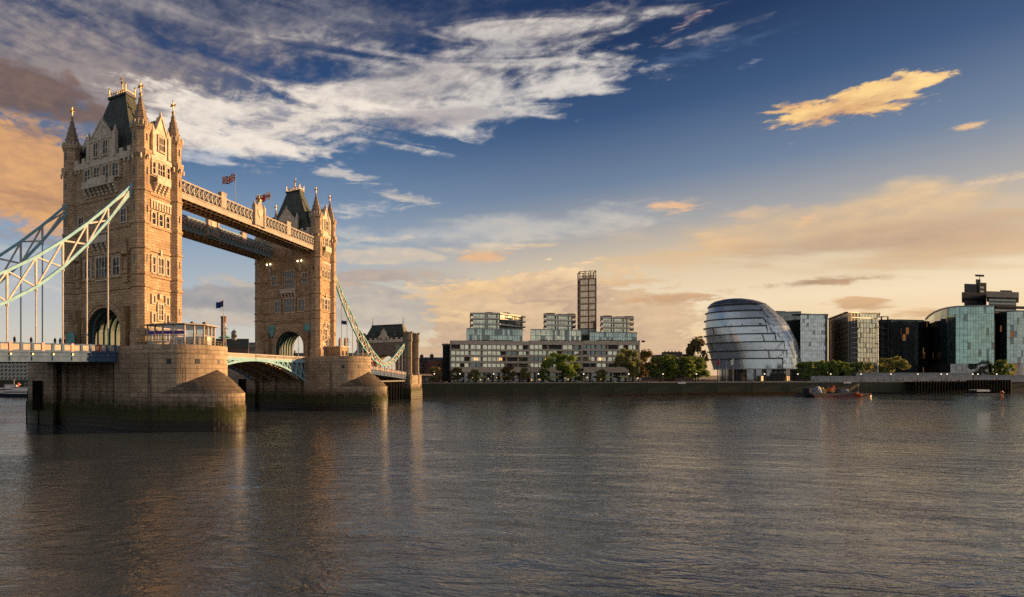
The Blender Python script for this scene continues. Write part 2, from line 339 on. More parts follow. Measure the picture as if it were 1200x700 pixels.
# ------------------------------------------------------------------ frames: along the bridge, and along the far bank
X1, Y1, TH = -30.8, 135.02, 0.57
ST, CT = math.sin(TH), math.cos(TH)
def B(v, u, z=0.0): return (X1+u*ST+v*CT, Y1+u*CT-v*ST, z)    # v metres west of the bridge's axis, u metres south of the north tower
def bthing(name, label, cat, v, u, z, group=None): return thing(name, label, cat, B(v, u, z), -TH, group)
BO, BA = Vector((80.0, 298.0)), math.atan(0.184)
BE, BN = Vector((math.cos(BA), math.sin(BA))), Vector((-math.sin(BA), math.cos(BA)))
QUAY = 6.9
def bk(px, t):                                                 # how far along the bank, t metres inland, the bearing px of the photograph lies
    d = (px-CX)/FPX; k = (t+BO.dot(BN))/(d*BN.x+BN.y)
    return (Vector((d*k, k))-BO).dot(BE)
def bky(px, t):
    d = (px-CX)/FPX; return (t+BO.dot(BN))/(d*BN.x+BN.y)
def bz(px, py, t): return HC+(CY-py)/FPX*bky(px, t)
def K(s, t, z=0.0): p = BO+BE*s+BN*t; return (p.x, p.y, z)
def kthing(name, label, cat, s, t, z, group=None): return thing(name, label, cat, K(s, t, z), BA, group)
M['tan_brick'] = stone('tan brick', (0.36,0.25,0.15), (0.42,0.30,0.19), (0.24,0.18,0.13), 0.8, 0.3, 0.03, 0.4, 0.3, 0.3)
M['red_brick2'] = noisy('sooty red brick', (0.16,0.07,0.045), (0.26,0.11,0.07), 0.7, 0.9); M['concrete_hotel'] = noisy('pale concrete grid', (0.42,0.38,0.33), (0.52,0.48,0.42), 0.5, 0.8); M['red2'] = mat('dull red paint', (0.16,0.02,0.018), 0.6)

# ================================================================== water, land
def sheet(name, poly, z, m, kind='structure'):
    return tag(MB().face([(x, y, z) for x, y in poly]).build(name, m), kind=kind)
m, T, b = nmat('river water')
c = T.n('ShaderNodeTexCoord').outputs['Object']; wx, wy, wz = T.sep(c)
warp = T.noise(T.comb(T.m('MULTIPLY', wx, 0.05), T.m('MULTIPLY', wy, 0.07)), 1.0, 3, 0.5)
def ridge(kx, sh, sc_, det, dist):
    n = T.noise(T.comb(T.m('MULTIPLY', wx, kx), T.m('ADD', wy, T.m('ADD', T.m('MULTIPLY', wx, sh), T.m('MULTIPLY', warp, 6.0)))), sc_, det, 0.58, dist)
    return T.m('SUBTRACT', 1.0, T.m('ABSOLUTE', T.m('MULTIPLY', T.m('SUBTRACT', n, 0.5), 3.2)))
rip = ridge(0.40, 0.10, 0.38, 4, 0.5)
rip2 = ridge(0.55, -0.22, 1.25, 4, 0.5)
chop = T.noise(T.comb(T.m('MULTIPLY', wx, 0.7), T.m('ADD', wy, T.m('MULTIPLY', wx, 0.2))), 4.5, 4, 0.65, 0.4)
swell = T.noise(T.comb(T.m('MULTIPLY', wx, 0.35), T.m('ADD', wy, T.m('MULTIPLY', wx, -0.1))), 0.13, 3, 0.5, 1.0)
calm = T.noise(T.comb(T.m('MULTIPLY', wx, 0.012), T.m('MULTIPLY', wy, 0.03)), 1.0, 4, 0.6, 1.0)
hh = T.m('ADD', T.m('ADD', T.m('MULTIPLY', rip, 0.80), T.m('MULTIPLY', rip2, 0.28)), T.m('ADD', T.m('MULTIPLY', chop, 0.035), T.m('MULTIPLY', swell, 0.6)))
bp = T.n('ShaderNodeBump'); bp.inputs['Distance'].default_value = 1.0
T.put(bp.inputs['Strength'], T.m('ADD', 0.095, T.m('MULTIPLY', T.step(calm, 0.35, 0.65), 0.085))); T.put(bp.inputs['Height'], hh)
T.t.links.new(bp.outputs[0], b.inputs['Normal'])
T.put(b.inputs['Base Color'], T.mix(swell, (0.058, 0.077, 0.090, 1), (0.082, 0.102, 0.118, 1)))
b.inputs['Roughness'].default_value = 0.02; b.inputs['IOR'].default_value = 1.333
M['water'] = m
sheet('water', [(-9000,-3000), (9000,-3000), (9000,9000), (-9000,9000)], 0, M['water'])
M['ground'] = noisy('far ground', (0.06,0.06,0.05), (0.10,0.095,0.085), 0.05, 0.9)
far_r = K(3000, 0)
sheet('land', [(30,330), (80.5,300.5), K(0.6,0.6)[:2], K(3000,0.6)[:2], (9000,9000), (-9000,9000), (-3000,1500), (-400,560), (-60,470)], QUAY, M['ground'])

# ================================================================== piers
def pier(u0, name_label):
    p = bthing('bridge_pier', name_label, 'bridge pier', 0, u0, 0, 'bridge piers')
    TOP = 16.6
    w = MB(); n = 40
    for sgn, cxx in ((1, 15.0), (-1, -14.0)):
        ang = [math.pi*(-0.5+i/n) for i in range(n+1)]
        rings = []
        for z, dr in ((0,0.25), (5.0,0.25), (5.05,0), (TOP-1.2,0), (TOP-1.15,0.18), (TOP-0.6,0.18), (TOP-0.55,0.0), (TOP+0.5,0.0), (TOP+0.5,-0.7), (TOP-0.1,-0.7)):
            rings.append([(cxx+sgn*(12.0+dr)*math.cos(a), (12.0+dr)*math.sin(a), z) for a in ang])
        w.loft(rings, False, 0, closed=False)
        w.face([(cxx+sgn*11.4*math.cos(a), 11.4*math.sin(a), TOP-0.1) for a in ang])
        for s2 in (-1, 1): w.box(min(cxx, cxx-sgn*5), max(cxx, cxx-sgn*5), s2*11.999-(0.9 if s2>0 else 0), s2*11.999+(0.9 if s2<0 else 0), -1, TOP+0.3)
    w.box(-12, 12, -9.6, 9.6, -1, TOP-0.7)
    w.build('drum_wall', M['pier'], p)
    for s2 in (-1, 1):
        b = MB()
        for x in (-7.6, -2.6, 2.6, 7.2): b.box(x-0.6, x+0.6, s2*9.6-(0.7 if s2<0 else 0), s2*9.6+(0.7 if s2>0 else 0), -1, TOP-1.6)
        b.box(-9.3, 9.3, s2*10.0-0.5, s2*10.0+0.5, -1, 5.2)
        b.build('buttress', M['pier'], p)
    # pointed cutwaters with sloping stone caps
    for sgn, cxx, tip in ((1, 15.0, 33.0), (-1, -14.0, -26.6)):
        side = []
        L_ = abs(tip)-abs(cxx)
        for i in range(15):
            t = i/14; uu = -10.6*(1-t); vv = cxx+sgn*(6.0+(L_-6.0)*math.sin(t*math.pi/2)**0.85)
            side.append((vv, uu))
        outl = side+[(x, -y) for x, y in reversed(side[:-1])]
        c = MB()
        ztop = [7.6]*len(outl)
        r0 = [(x+sgn*0.2, y*1.02, -1) for x, y in outl]; r1 = [(x+sgn*0.2, y*1.02, 4.9) for x, y in outl]; r2 = [(x, y, 5.0) for x, y in outl]; r3 = [(x, y, 7.4) for x, y in outl]
        c.loft([r0, r1, r2, r3], False, 0, closed=False)
        c.build('cutwater', M['pier'], p)
        cap = MB()
        rings = [[(x, y, 7.4) for x, y in outl]]
        for k in range(1, 7):
            f = k/6; rr = []
            for x, y in outl:
                a = math.atan2(y, (x-cxx)*sgn); px_, py_ = cxx+sgn*11.7*math.cos(a), 11.7*math.sin(a)
                zt = 7.5+(12.3-7.5)*max(0, 1-abs(a)/1.05)**0.8
                rr.append((x+(px_-x)*f, y+(py_-y)*f, 7.4+(zt-7.4)*(1-(1-f)**1.35)))
            rings.append(rr)
        cap.loft(rings, False, 0, closed=False)
        cap.build('cutwater_cap', M['cap'], p)
    for a in (-70, -38):
        q = MB(); aa = R(a); nx, ny = math.cos(aa), math.sin(aa); tx, ty = -ny, nx
        for k in (-0.3, 0.3): q.bar((15+12.4*nx+tx*k, 12.4*ny+ty*k, 0.3), (15+12.25*nx+tx*k, 12.25*ny+ty*k, 12.6), 0.09)
        for k in range(20): z = 0.6+0.6*k; q.bar((15+12.35*nx-tx*0.3, 12.35*ny-ty*0.3, z), (15+12.35*nx+tx*0.3, 12.35*ny+ty*0.3, z), 0.06)
        q.build('ladder', M['dark'], p)
    for a in (-52, -24, 4):
        q = MB(); aa = R(a); cx_, cy_ = 15+12.02*math.cos(aa), 12.02*math.sin(aa)
        tx, ty = -math.sin(aa)*0.45, math.cos(aa)*0.45; nx, ny = math.cos(aa)*0.06, math.sin(aa)*0.06
        q.ext([(cx_-tx, cy_-ty, 13.3), (cx_+tx, cy_+ty, 13.3), (cx_+tx, cy_+ty, 14.3), (cx_-tx, cy_-ty, 14.3)], (nx, ny, 0))
        q.build('port', M['dark'], p)
    f = MB()
    for a in (85, 90, 95):
        x, y = -14-12.4*math.cos(R(a)), -12.4*math.sin(R(a)); f.tube([(x,y,3.2), (x,y,9.8)], 0.42, 6)
    f.build('fender', M['timber'], p)
    return p
M['cap'] = stone('cutwater cap stone', (0.12,0.095,0.07), (0.19,0.15,0.11), (0.07,0.055,0.045), 2.0, 0.8, 0.06, 0.7, 0.6, 0.7)
pier(0, 'nearer granite bridge pier with the glass pavilion on top and green algae at the waterline')
pier(82.3, 'farther granite bridge pier with a tan brick cabin on top, algae along its foot')

# ================================================================== towers
WIN = {}
def win_mesh(w, h, nx, nz, arch):
    key = (w, h, nx, nz, arch)
    if key in WIN: return WIN[key]
    f = MB(); j = 0.30; hw, hh = w/2, h/2
    f.box(-hw-j, -hw, -0.30, 0.04, -hh-j, hh+j); f.box(hw, hw+j, -0.30, 0.04, -hh-j, hh+j)
    f.box(-hw, hw, -0.30, 0.04, hh, hh+j); f.box(-hw, hw, -0.38, 0.04, -hh-j, -hh)
    f.box(-hw-j-0.12, hw+j+0.12, -0.46, 0.03, hh+j, hh+j+0.14)
    for i in range(1, nx): x = -hw+w*i/nx; f.box(x-0.08, x+0.08, -0.22, 0.03, -hh, hh)
    for i in range(1, nz): z = -hh+h*i/nz; f.box(-hw, hw, -0.20, 0.03, z-0.07, z+0.07)
    if arch:
        for i in range(nx):
            a0 = -hw+w*i/nx; a1 = a0+w/nx; q = (a1-a0)*0.36
            f.ext([(a0+0.08, -0.21, hh), (a0+0.08, -0.21, hh-q), (a0+0.08+q*0.55, -0.21, hh)], (0, 0.2, 0))
            f.ext([(a1-0.08, -0.21, hh), (a1-0.08-q*0.55, -0.21, hh), (a1-0.08, -0.21, hh-q)], (0, 0.2, 0))
    p = MB().face([(-hw, -0.07, -hh), (hw, -0.07, -hh), (hw, -0.07, hh), (-hw, -0.07, hh)])
    WIN[key] = (f.mesh('window', M['trim']), p.mesh('pane', M['pane'])); return WIN[key]
OZ = 15.9
def tower(u0, inner_sign, label, shift):
    """inner_sign: which end (+1 south, -1 north) of the tower faces the middle of the river."""
    t = bthing('bridge_tower', label, 'bridge tower', 0, u0, OZ, 'bridge towers')
    org = (0, 0, OZ); AX, AY = 11.6, 6.0
    face = {'n': (lambda a, o, z: (a, -AY-o, z), 0), 's': (lambda a, o, z: (-a, AY+o, z), math.pi),
            'w': (lambda a, o, z: (AX+o, a, z), math.pi/2), 'e': (lambda a, o, z: (-AX-o, -a, z), -math.pi/2)}
    def fbox(mb, P, a0, a1, o0, o1, z0, z1):
        return mb.loft([[P(a0,o0,z0), P(a1,o0,z0), P(a1,o1,z0), P(a0,o1,z0)], [P(a0,o0,z1), P(a1,o0,z1), P(a1,o1,z1), P(a0,o1,z1)]])
    def window(k, a, z, w, h, nx=1, nz=2, arch=True, out=0.0):
        P, rz = face[k]; fm, pm = win_mesh(w, h, nx, nz, arch); x, y, zz = P(a, out, z)
        f = link('window', fm, t, (x, y, zz-OZ), rz); link('pane', pm, f)
    ZT = 58.0
    # walls
    w = MB(); HW, ZS, RISE, N = 5.3, 20.6, 5.3, 18
    for k in 'ns':
        P, _ = face[k]; sh = shift if k == 'n' else -shift
        if k == 'n' and inner_sign > 0: pass
        w.face([P(-9.4,0,OZ-1), P(sh-HW,0,OZ-1), P(sh-HW,0,ZT), P(-9.4,0,ZT)]); w.face([P(sh+HW,0,OZ-1), P(9.4,0,OZ-1), P(9.4,0,ZT), P(sh+HW,0,ZT)])
        arc = [(sh-HW*math.cos(math.pi*i/N), ZS+RISE*math.sin(math.pi*i/N)) for i in range(N+1)]
        for i in range(N):
            (a0, z0), (a1, z1) = arc[i], arc[i+1]
            w.face([P(a0,0,z0), P(a1,0,z1), P(a1,0,ZT), P(a0,0,ZT)])
        r = MB()
        for (h0, h1, o1) in ((1.0, 1.13, 0.18), (1.13, 1.30, 0.42)):
            pts = []
            for hfac in (h0, h1):
                pts.append([(sh-HW*hfac, OZ)]+[(sh-HW*hfac*math.cos(math.pi*i/N), ZS+RISE*hfac*math.sin(math.pi*i/N)) for i in range(N+1)]+[(sh+HW*hfac, OZ)])
            for i in range(len(pts[0])-1):
                q = [pts[0][i], pts[0][i+1], pts[1][i+1], pts[1][i]]
                r.loft([[P(a,-0.02,z) for a, z in q], [P(a,o1,z) for a, z in q]])
        r.build('arch_surround', M['stone'], t, org)
    for s in (-1, 1): w.face([(s*AX,-3.6,OZ-1), (s*AX,3.6,OZ-1), (s*AX,3.6,ZT), (s*AX,-3.6,ZT)])
    w.build('wall', M['stone'], t, org)
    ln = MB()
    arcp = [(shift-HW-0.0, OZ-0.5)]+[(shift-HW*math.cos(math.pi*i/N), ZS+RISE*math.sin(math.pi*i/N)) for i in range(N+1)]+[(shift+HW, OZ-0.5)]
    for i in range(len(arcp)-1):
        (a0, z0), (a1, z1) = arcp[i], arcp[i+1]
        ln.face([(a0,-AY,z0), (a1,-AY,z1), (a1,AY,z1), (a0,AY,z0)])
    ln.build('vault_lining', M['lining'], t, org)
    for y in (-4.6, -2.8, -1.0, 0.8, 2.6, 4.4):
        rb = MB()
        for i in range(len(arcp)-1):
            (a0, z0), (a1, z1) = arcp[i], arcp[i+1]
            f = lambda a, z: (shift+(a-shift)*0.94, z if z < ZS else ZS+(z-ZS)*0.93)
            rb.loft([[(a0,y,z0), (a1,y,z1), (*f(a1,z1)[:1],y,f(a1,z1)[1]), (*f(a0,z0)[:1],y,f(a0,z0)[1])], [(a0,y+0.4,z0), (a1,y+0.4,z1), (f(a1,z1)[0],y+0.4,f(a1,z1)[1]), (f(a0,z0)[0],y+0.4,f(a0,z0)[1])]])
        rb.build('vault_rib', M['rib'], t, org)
    # string courses
    for z, hgt, o in ((29.6,0.45,0.28), (32.2,0.55,0.32), (37.7,0.45,0.28), (42.9,0.6,0.36), (49.8,0.45,0.26), (57.6,0.8,0.5)):
        b = MB()
        for k in 'ns': fbox(b, face[k][0], -9.3, 9.3, -0.05, o, z, z+hgt)
        for k in 'we': fbox(b, face[k][0], -3.5, 3.5, -0.05, o, z, z+hgt)
        b.build('string_course', M['trim'] if z > 57 else M['stone'], t, org)
    # corner turrets with spires
    for sx in (-1, 1):
        for sy in (-1, 1):
            cx_, cy_ = sx*10.8, sy*5.25
            b = MB(); rr = 2.08
            prof = [(rr+0.35, OZ-1), (rr+0.35, 19.5), (rr, 20.2)]
            for z, hgt in ((29.6,0.5), (32.2,0.55), (37.7,0.45), (42.9,0.6), (49.8,0.45)):
                prof += [(rr, z), (rr+0.26, z+0.12), (rr+0.26, z+hgt), (rr, z+hgt+0.15)]
            prof += [(rr, 56.9), (rr+0.42, 57.7), (rr+0.42, 58.6), (rr-0.12, 58.8), (rr-0.12, 62.6), (rr+0.22, 63.2), (rr+0.22, 64.1), (rr-0.1, 64.15)]
            tr = b.lathe(cx_, cy_, prof, 8).build('turret', M['stone'], t, org)
            fr = MB()
            for i in range(8):
                a = math.pi*2*i/8; fr.box(cx_+(rr+0.3)*math.cos(a)-0.16, cx_+(rr+0.3)*math.cos(a)+0.16, cy_+(rr+0.3)*math.sin(a)-0.16, cy_+(rr+0.3)*math.sin(a)+0.16, 56.5, 57.5)
                for da in (-0.2, 0.2): fr.box(cx_+(rr+0.12)*math.cos(a+da)-0.1, cx_+(rr+0.12)*math.cos(a+da)+0.1, cy_+(rr+0.12)*math.sin(a+da)-0.1, cy_+(rr+0.12)*math.sin(a+da)+0.1, 63.6, 64.6)
            fr.build('corbel_ring', M['trim'], tr, org)
            sl_ = MB()
            for z in (24.5, 35.0, 45.4, 53.4, 60.5):
                for a in (0, math.pi/2, math.pi, -math.pi/2):
                    if (abs(math.cos(a)) > 0.5 and math.cos(a)*sx > 0) or (abs(math.sin(a)) > 0.5 and math.sin(a)*sy > 0):
                        rx = (rr*0.924 if z < 58 else (rr-0.12)*0.924)+0.02
                        x, y = cx_+rx*math.cos(a), cy_+rx*math.sin(a); hx = 0.03+0.14*abs(math.sin(a)); hy = 0.03+0.14*abs(math.cos(a))
                        sl_.box(x-hx, x+hx, y-hy, y+hy, z, z+1.5)
            sl_.build('slit_window', M['pane'], tr, org)
            b = MB().lathe(cx_, cy_, [(2.02,64.1), (1.72,64.9), (0.95,67.6), (0.16,70.6)], 8)
            for i in range(8):
                for k in range(4):
                    a = math.pi*2*(i+0.5)/8; r_ = 1.8-1.6*(k+0.4)/4; z = 64.8+5.6*(k+0.4)/4
                    b.box(cx_+r_*math.cos(a)-0.06, cx_+r_*math.cos(a)+0.06, cy_+r_*math.sin(a)-0.06, cy_+r_*math.sin(a)+0.06, z, z+0.2)
            sp = b.build('spire', M['spire'], t, org)
            g = MB().lathe(cx_, cy_, [(0.2,70.4), (0.42,70.8), (0.14,71.1), (0.12,71.5)], 8).bar((cx_,cy_,71.3), (cx_,cy_,73.4), 0.2).bar((cx_-0.65,cy_,72.4), (cx_+0.65,cy_,72.4), 0.2).bar((cx_,cy_-0.5,72.4), (cx_,cy_+0.5,72.4), 0.2)
            for d in ((0.65,0,72.4), (-0.65,0,72.4), (0,0,73.4), (0,0.5,72.4), (0,-0.5,72.4)): g.ball((cx_+d[0], cy_+d[1], d[2]), 0.2, 6, 4)
            g.build('finial', M['gold'], sp, org)
    # parapets
    for k in 'nswe':
        P, _ = face[k]; half = 8.9 if k in 'ns' else 3.1
        b = MB(); fbox(b, P, -half, half, -0.3, 0.25, 58.4, 59.1)
        nm = 15 if k in 'ns' else 5
        for i in range(nm):
            a = -half+2*half*(i+0.5)/nm
            if i % 2 == 0: fbox(b, P, a-half/nm*0.95, a+half/nm*0.95, -0.28, 0.22, 59.1, 60.1)
            fbox(b, P, a-0.2, a+0.2, 0.0, 0.4, 56.9, 57.6)
        b.build('parapet', M['trim'], t, org)
    # gables
    for k in 'nswe':
        P, rz = face[k]; hw_, ze, zp = (4.1, 63.7, 67.3) if k in 'ns' else (2.5, 63.5, 67.6)
        b = MB(); pr = [(-hw_,58.3), (hw_,58.3), (hw_,ze), (hw_*0.72,ze+0.1), (0.35,zp), (-0.35,zp), (-hw_*0.72,ze+0.1), (-hw_,ze)]
        b.loft([[P(a,-0.7,z) for a, z in pr], [P(a,0.34,z) for a, z in pr]])
        gb = b.build('gable', M['trim'], t, org)
        c = MB()
        for s in (-1, 1):
            c.bar(P(s*hw_*0.8,0.1,ze-0.1), P(0,0.1,zp+0.15), 0.9, 0.36)
            fbox(c, P, s*hw_-0.42, s*hw_+0.42, -0.4, 0.6, 58.6, ze+0.5)
            x, y, _z = P(s*hw_, 0.1, 0); c.lathe(x, y, [(0.5,ze+0.5), (0.04,ze+2.0)], 4)
        x, y, _z = P(0, 0.1, 0); c.lathe(x, y, [(0.34,zp), (0.3,zp+0.5), (0.02,zp+1.4)], 6)
        if k in 'ns':
            fbox(c, P, -hw_, hw_, 0.34, 0.5, 62.9, 63.2); fbox(c, P, -0.3, 0.3, 0.3, 0.55, 58.8, 66.4)
            for s in (-1, 1): fbox(c, P, s*1.5-0.5, s*1.5+0.5, 0.3, 0.5, 63.6, 64.4)
        c.build('coping', M['trim'], gb, org)
        r = MB(); depth = -4.2 if k in 'ns' else -8.0
        r.loft([[P(-hw_,-0.75,58.4), P(hw_,-0.75,58.4), P(hw_,-0.75,ze-0.2), P(0,-0.75,zp-0.4), P(-hw_,-0.75,ze-0.2)], [P(-hw_,depth,58.4), P(hw_,depth,58.4), P(hw_,depth,ze-0.2), P(0,depth,zp-0.4), P(-hw_,depth,ze-0.2)]])
        r.build('dormer_roof', M['slate'], gb, org)
        if k in 'ns':
            for a in (-1.5, 1.5): window(k, a, 61.0, 1.35, 3.0, 2, 2, True, 0.34)
        else: window(k, 0, 61.4, 1.9, 3.0, 3, 2, True, 0.34)
    # main roof
    b = MB(); b.loft([[(sx*9.0, sy*4.9, 58.3) for sx, sy in ((-1,-1), (1,-1), (1,1), (-1,1))], [(sx*4.6, sy*2.7, 68.6) for sx, sy in ((-1,-1), (1,-1), (1,1), (-1,1))], [(sx*2.55, sy*1.35, 74.4) for sx, sy in ((-1,-1), (1,-1), (1,1), (-1,1))]])
    rf = b.build('roof', M['slate'], t, org)
    b = MB(); b.box(-2.9, 2.9, -1.7, 1.7, 74.4, 74.9); b.box(-2.6, 2.6, -1.45, 1.45, 73.6, 74.4)
    b.build('roof_kerb', M['dark'], rf, org)
    b = MB()
    for i in range(9):
        for sy in (-1, 1): b.bar((-2.6+0.65*i, sy*1.45, 74.9), (-2.6+0.65*i, sy*1.45, 75.8), 0.12)
    for sy in (-1, 1): b.bar((-2.6,sy*1.45,75.5), (2.6,sy*1.45,75.5), 0.12)
    for sx in (-1, 1):
        b.bar((sx*2.6,-1.45,75.5), (sx*2.6,1.45,75.5), 0.12)
        for sy in (-1, 1): b.bar((sx*2.6,sy*1.45,74.9), (sx*2.6,sy*1.45,76.9), 0.2); b.ball((sx*2.6,sy*1.45,76.9), 0.26, 6, 4)
    b.build('cresting', M['gold'], rf, org)
    b = MB().lathe(0, 0, [(0.6,74.9), (0.5,76.4), (0.18,76.8), (0.16,78.0), (0.42,78.3), (0.1,78.7), (0.09,79.6), (0.03,79.8)], 8)
    b.bar((-0.55,0,79.3), (0.55,0,79.3), 0.16); b.build('finial', M['gold'], rf, org)
    # ---- river faces
    for k in 'ns':
        P, rz = face[k]; inner = (k == 's') == (inner_sign > 0); sh = (shift if k == 'n' else -shift)
        d = MB(); d2 = MB()
        if not inner:
            fbox(d, P, -5.9, 5.9, 0.02, 0.16, 53.6, 57.5)
            for a in (-5.9, -2.9, 0, 2.9, 5.9): fbox(d, P, a-0.24, a+0.24, 0.1, 0.5, 53.6, 57.6)
            for i, a in enumerate((-4.4, -1.45, 1.45, 4.4)): window(k, a, 55.7, 1.7, 2.9, 2, 2, True, 0.16)
            fbox(d2, P, -5.0, 5.0, 0.0, 1.5, 52.5, 52.9); fbox(d2, P, -5.0, 5.0, 1.25, 1.5, 52.9, 54.0)
            fbox(d2, P, -3.0, 3.0, 0.0, 2.0, 52.3, 52.8); fbox(d2, P, -3.0, 3.0, 1.75, 2.0, 52.8, 54.3)
            for a in (-4.6, -3.2, -1.9, -0.6, 0.6, 1.9, 3.2, 4.6):
                for i in range(3): fbox(d2, P, a-0.24, a+0.24, 0.0, 0.45+0.4*i, 50.7+0.6*i, 51.3+0.6*i)
            for s in (-1, 1):
                window(k, s*6.7, 43.8+1.6, 1.5, 2.8, 2, 2, True)
                window(k, s*4.5, 34.7, 1.9, 3.8, 2, 2, True)
                # canopied niches
                fbox(d, P, s*7.5-0.95, s*7.5+0.95, 0.0, 0.9, 32.8, 33.4); fbox(d, P, s*7.5-0.7, s*7.5+0.7, 0.0, 0.6, 31.0, 32.8)
                for q in (-0.8, 0.8): fbox(d, P, s*7.5+q-0.15, s*7.5+q+0.15, 0.5, 0.85, 33.4, 36.8)
                x, y, _z = P(s*7.5, 0.45, 0); d.lathe(x, y, [(1.15,36.8), (1.0,37.5), (0.5,38.6), (0.05,40.4)], 6)
                d.lathe(x, y, [(0.42,33.4), (0.5,34.4), (0.3,35.5), (0.24,36.2)], 6)
            window(k, 0, 34.6, 3.5, 4.9, 4, 2, True)
            d2.build('balcony', M['trim'], t, org); d2 = MB()
            fbox(d2, P, -2.6, 2.6, 0.0, 1.4, 40.0, 40.4); fbox(d2, P, -2.6, 2.6, 1.1, 1.4, 40.4, 41.6)
            for a in (-2.2, -0.75, 0.75, 2.2):
                for i in range(3): fbox(d2, P, a-0.22, a+0.22, 0.0, 0.4+0.4*i, 38.2+0.6*i, 38.8+0.6*i)
            window(k, 0, 44.9, 3.2, 4.4, 4, 2, True)
            for a in (-5.9, -3.1, -2.2, 2.2, 3.1, 5.9): fbox(d, P, a-0.16, a+0.16, 0.02, 0.3, 32.7, 37.6)
        else:
            window(k, sh, 42.9, 3.5, 6.6, 4, 3, True); window(k, sh, 34.6, 4.0, 4.6, 4, 2, True)
            fbox(d2, P, sh-2.9, sh+2.9, 0, 1.6, 38.6, 39.0); fbox(d2, P, sh-2.9, sh+2.9, 1.35, 1.6, 39.0, 40.2)
            for a in (-2.5, -1.2, 0, 1.2, 2.5):
                for i in range(3): fbox(d2, P, sh+a-0.22, sh+a+0.22, 0.0, 0.5+0.4*i, 36.9+0.56*i, 37.46+0.56*i)
            for s in (-1, 1):
                window(k, sh+s*5.9, 43.4, 1.9, 3.0, 2, 2, True); window(k, sh+s*4.7, 34.4, 2.0, 3.8, 2, 2, True)
                for a in (2.4, 3.3): fbox(d, P, sh+s*a-0.18, sh+s*a+0.18, 0.02, 0.45, 32.8, 48.6 if a < 3 else 37.6)
                fbox(d, P, sh+s*5.9-0.14, sh+s*5.9+0.14, 0.0, 0.5, 45.4, 47.2)
                fbox(d, P, sh+s*4.7-0.14, sh+s*4.7+0.14, 0.0, 0.5, 36.9, 38.6)
            for i in range(13): fbox(d, P, sh-4.6+9.2*i/12-0.22, sh-4.6+9.2*i/12+0.22, 0.0, 0.34, 28.6, 29.5)
            fbox(d, P, -6.5, 6.5, 0.02, 0.2, 30.2, 32.0)
            for s in (-1, 1):
                q = MB(); a0 = sh+s*6.9
                q.loft([[P(a0+x*f, o, z) for x, z in ((-1.1,28.0), (1.1,28.0), (1.15,26.3), (0.6,24.6), (0,23.9), (-0.6,24.6), (-1.15,26.3))] for o, f in ((0.0,1.0), (0.5,1.0), (0.75,0.6))])
                q.build('shield', M['teal'], t, org)
        d.build('carved_trim', M['stone'], t, org); d2.build('balcony', M['trim'], t, org)
        for s in (-1, 1):
            q = MB(); a0 = sh*0.5+s*7.6
            q.loft([[P(a0+x, o, z) for x, o in ((-0.5,0), (0.5,0), (0.5,oo), (-0.5,oo))] for z, oo in ((OZ,1.3), (21.2,1.3), (22.4,1.0), (23.4,1.5), (25.4,1.7), (25.9,0.3))])
            q.build('bracket', M['brown_stone'], t, org)
    # ---- upstream and downstream faces
    for k in 'we':
        P, rz = face[k]; d = MB(); d2 = MB()
        fbox(d, P, -3.2, 3.2, 0.02, 0.14, 54.0, 57.5)
        window(k, -2.3, 55.8, 0.8, 2.6, 1, 2, True, 0.14); window(k, 0, 55.9, 2.2, 2.9, 3, 2, True, 0.14); window(k, 2.3, 55.8, 0.8, 2.6, 1, 2, True, 0.14)
        fbox(d2, P, -2.2, 2.2, 0, 1.3, 52.4, 52.8); fbox(d2, P, -2.2, 2.2, 1.05, 1.3, 52.8, 54.2)
        for a in (-1.8, -0.6, 0.6, 1.8):
            for i in range(4): fbox(d2, P, a-0.24, a+0.24, 0.0, 0.2+0.3*i, 50.6+0.46*i, 51.06+0.46*i)
        for i in range(8): fbox(d, P, -3.0+6*i/7-0.2, -3.0+6*i/7+0.2, 0.0, 0.42, 46.9, 48.5)
        fbox(d, P, -3.3, 3.3, 0.0, 0.45, 48.5, 49.0)
        for a in (-2.25, 0, 2.25): window(k, a, 44.9, 1.05, 2.5, 1, 2, True)
        for a, w_ in ((-2.25,0.95), (0,1.7), (2.25,0.95)): window(k, a, 34.9, w_, 3.4, 1 if w_ < 1 else 2, 2, True)
        fbox(d, P, -0.25, 0.25, 0.0, 0.5, 37.0, 38.4)
        for s in (-1, 1):
            window(k, s*2.2, 27.4, 0.8, 1.5, 1, 1, False); window(k, s*2.2, 23.4, 0.8, 1.8, 1, 1, False)
        window(k, 0, 24.8, 1.5, 3.4, 2, 3, True)
        fbox(d, P, -3.0, 3.0, 0.0, 0.22, 21.2, 21.9); fbox(d, P, -0.5, 0.5, 0.0, 0.4, 27.6, 28.8)
        window(k, 0, 19.6, 1.4, 1.9, 2, 1, False); window(k, -2.2, 19.4, 0.8, 1.6, 1, 1, False); window(k, 2.2, 19.4, 0.8, 1.6, 1, 1, False)
        d.build('carved_trim', M['trim'], t, org); d2.build('balcony', M['trim'], t, org)
    return t
M['brown_stone'] = noisy('weathered bracket', (0.26,0.17,0.09), (0.36,0.25,0.14), 1.0, 0.7)
tower(0, 1, 'larger nearer stone bridge tower, four spired turrets, steel chains hanging from its shaded face', 0.4)
tower(82.3, -1, 'smaller farther stone bridge tower beyond the walkways, teal shields over its arch', 1.2)

# twin lamps under the walkway ends on the far tower
for v in (-6.4, 5.6):
    t = bthing('wall_lamp', 'twin lit lamp on the far tower under the end of the %s walkway' % ('western sunlit' if v > 0 else 'shaded eastern'), 'lamp', v, 76.0, 48.2)
    MB().box(-0.5,0.5,-0.9,0.1,0,0.5).box(-0.3,0.3,-0.6,0.1,-2.2,0).build('bracket', M['trim'], t)
    for dx_ in (-0.7, 0.7): MB().ball((dx_, -0.9, 0.9), 0.30, 8, 5).build('globe', M['lamp_on'], t)

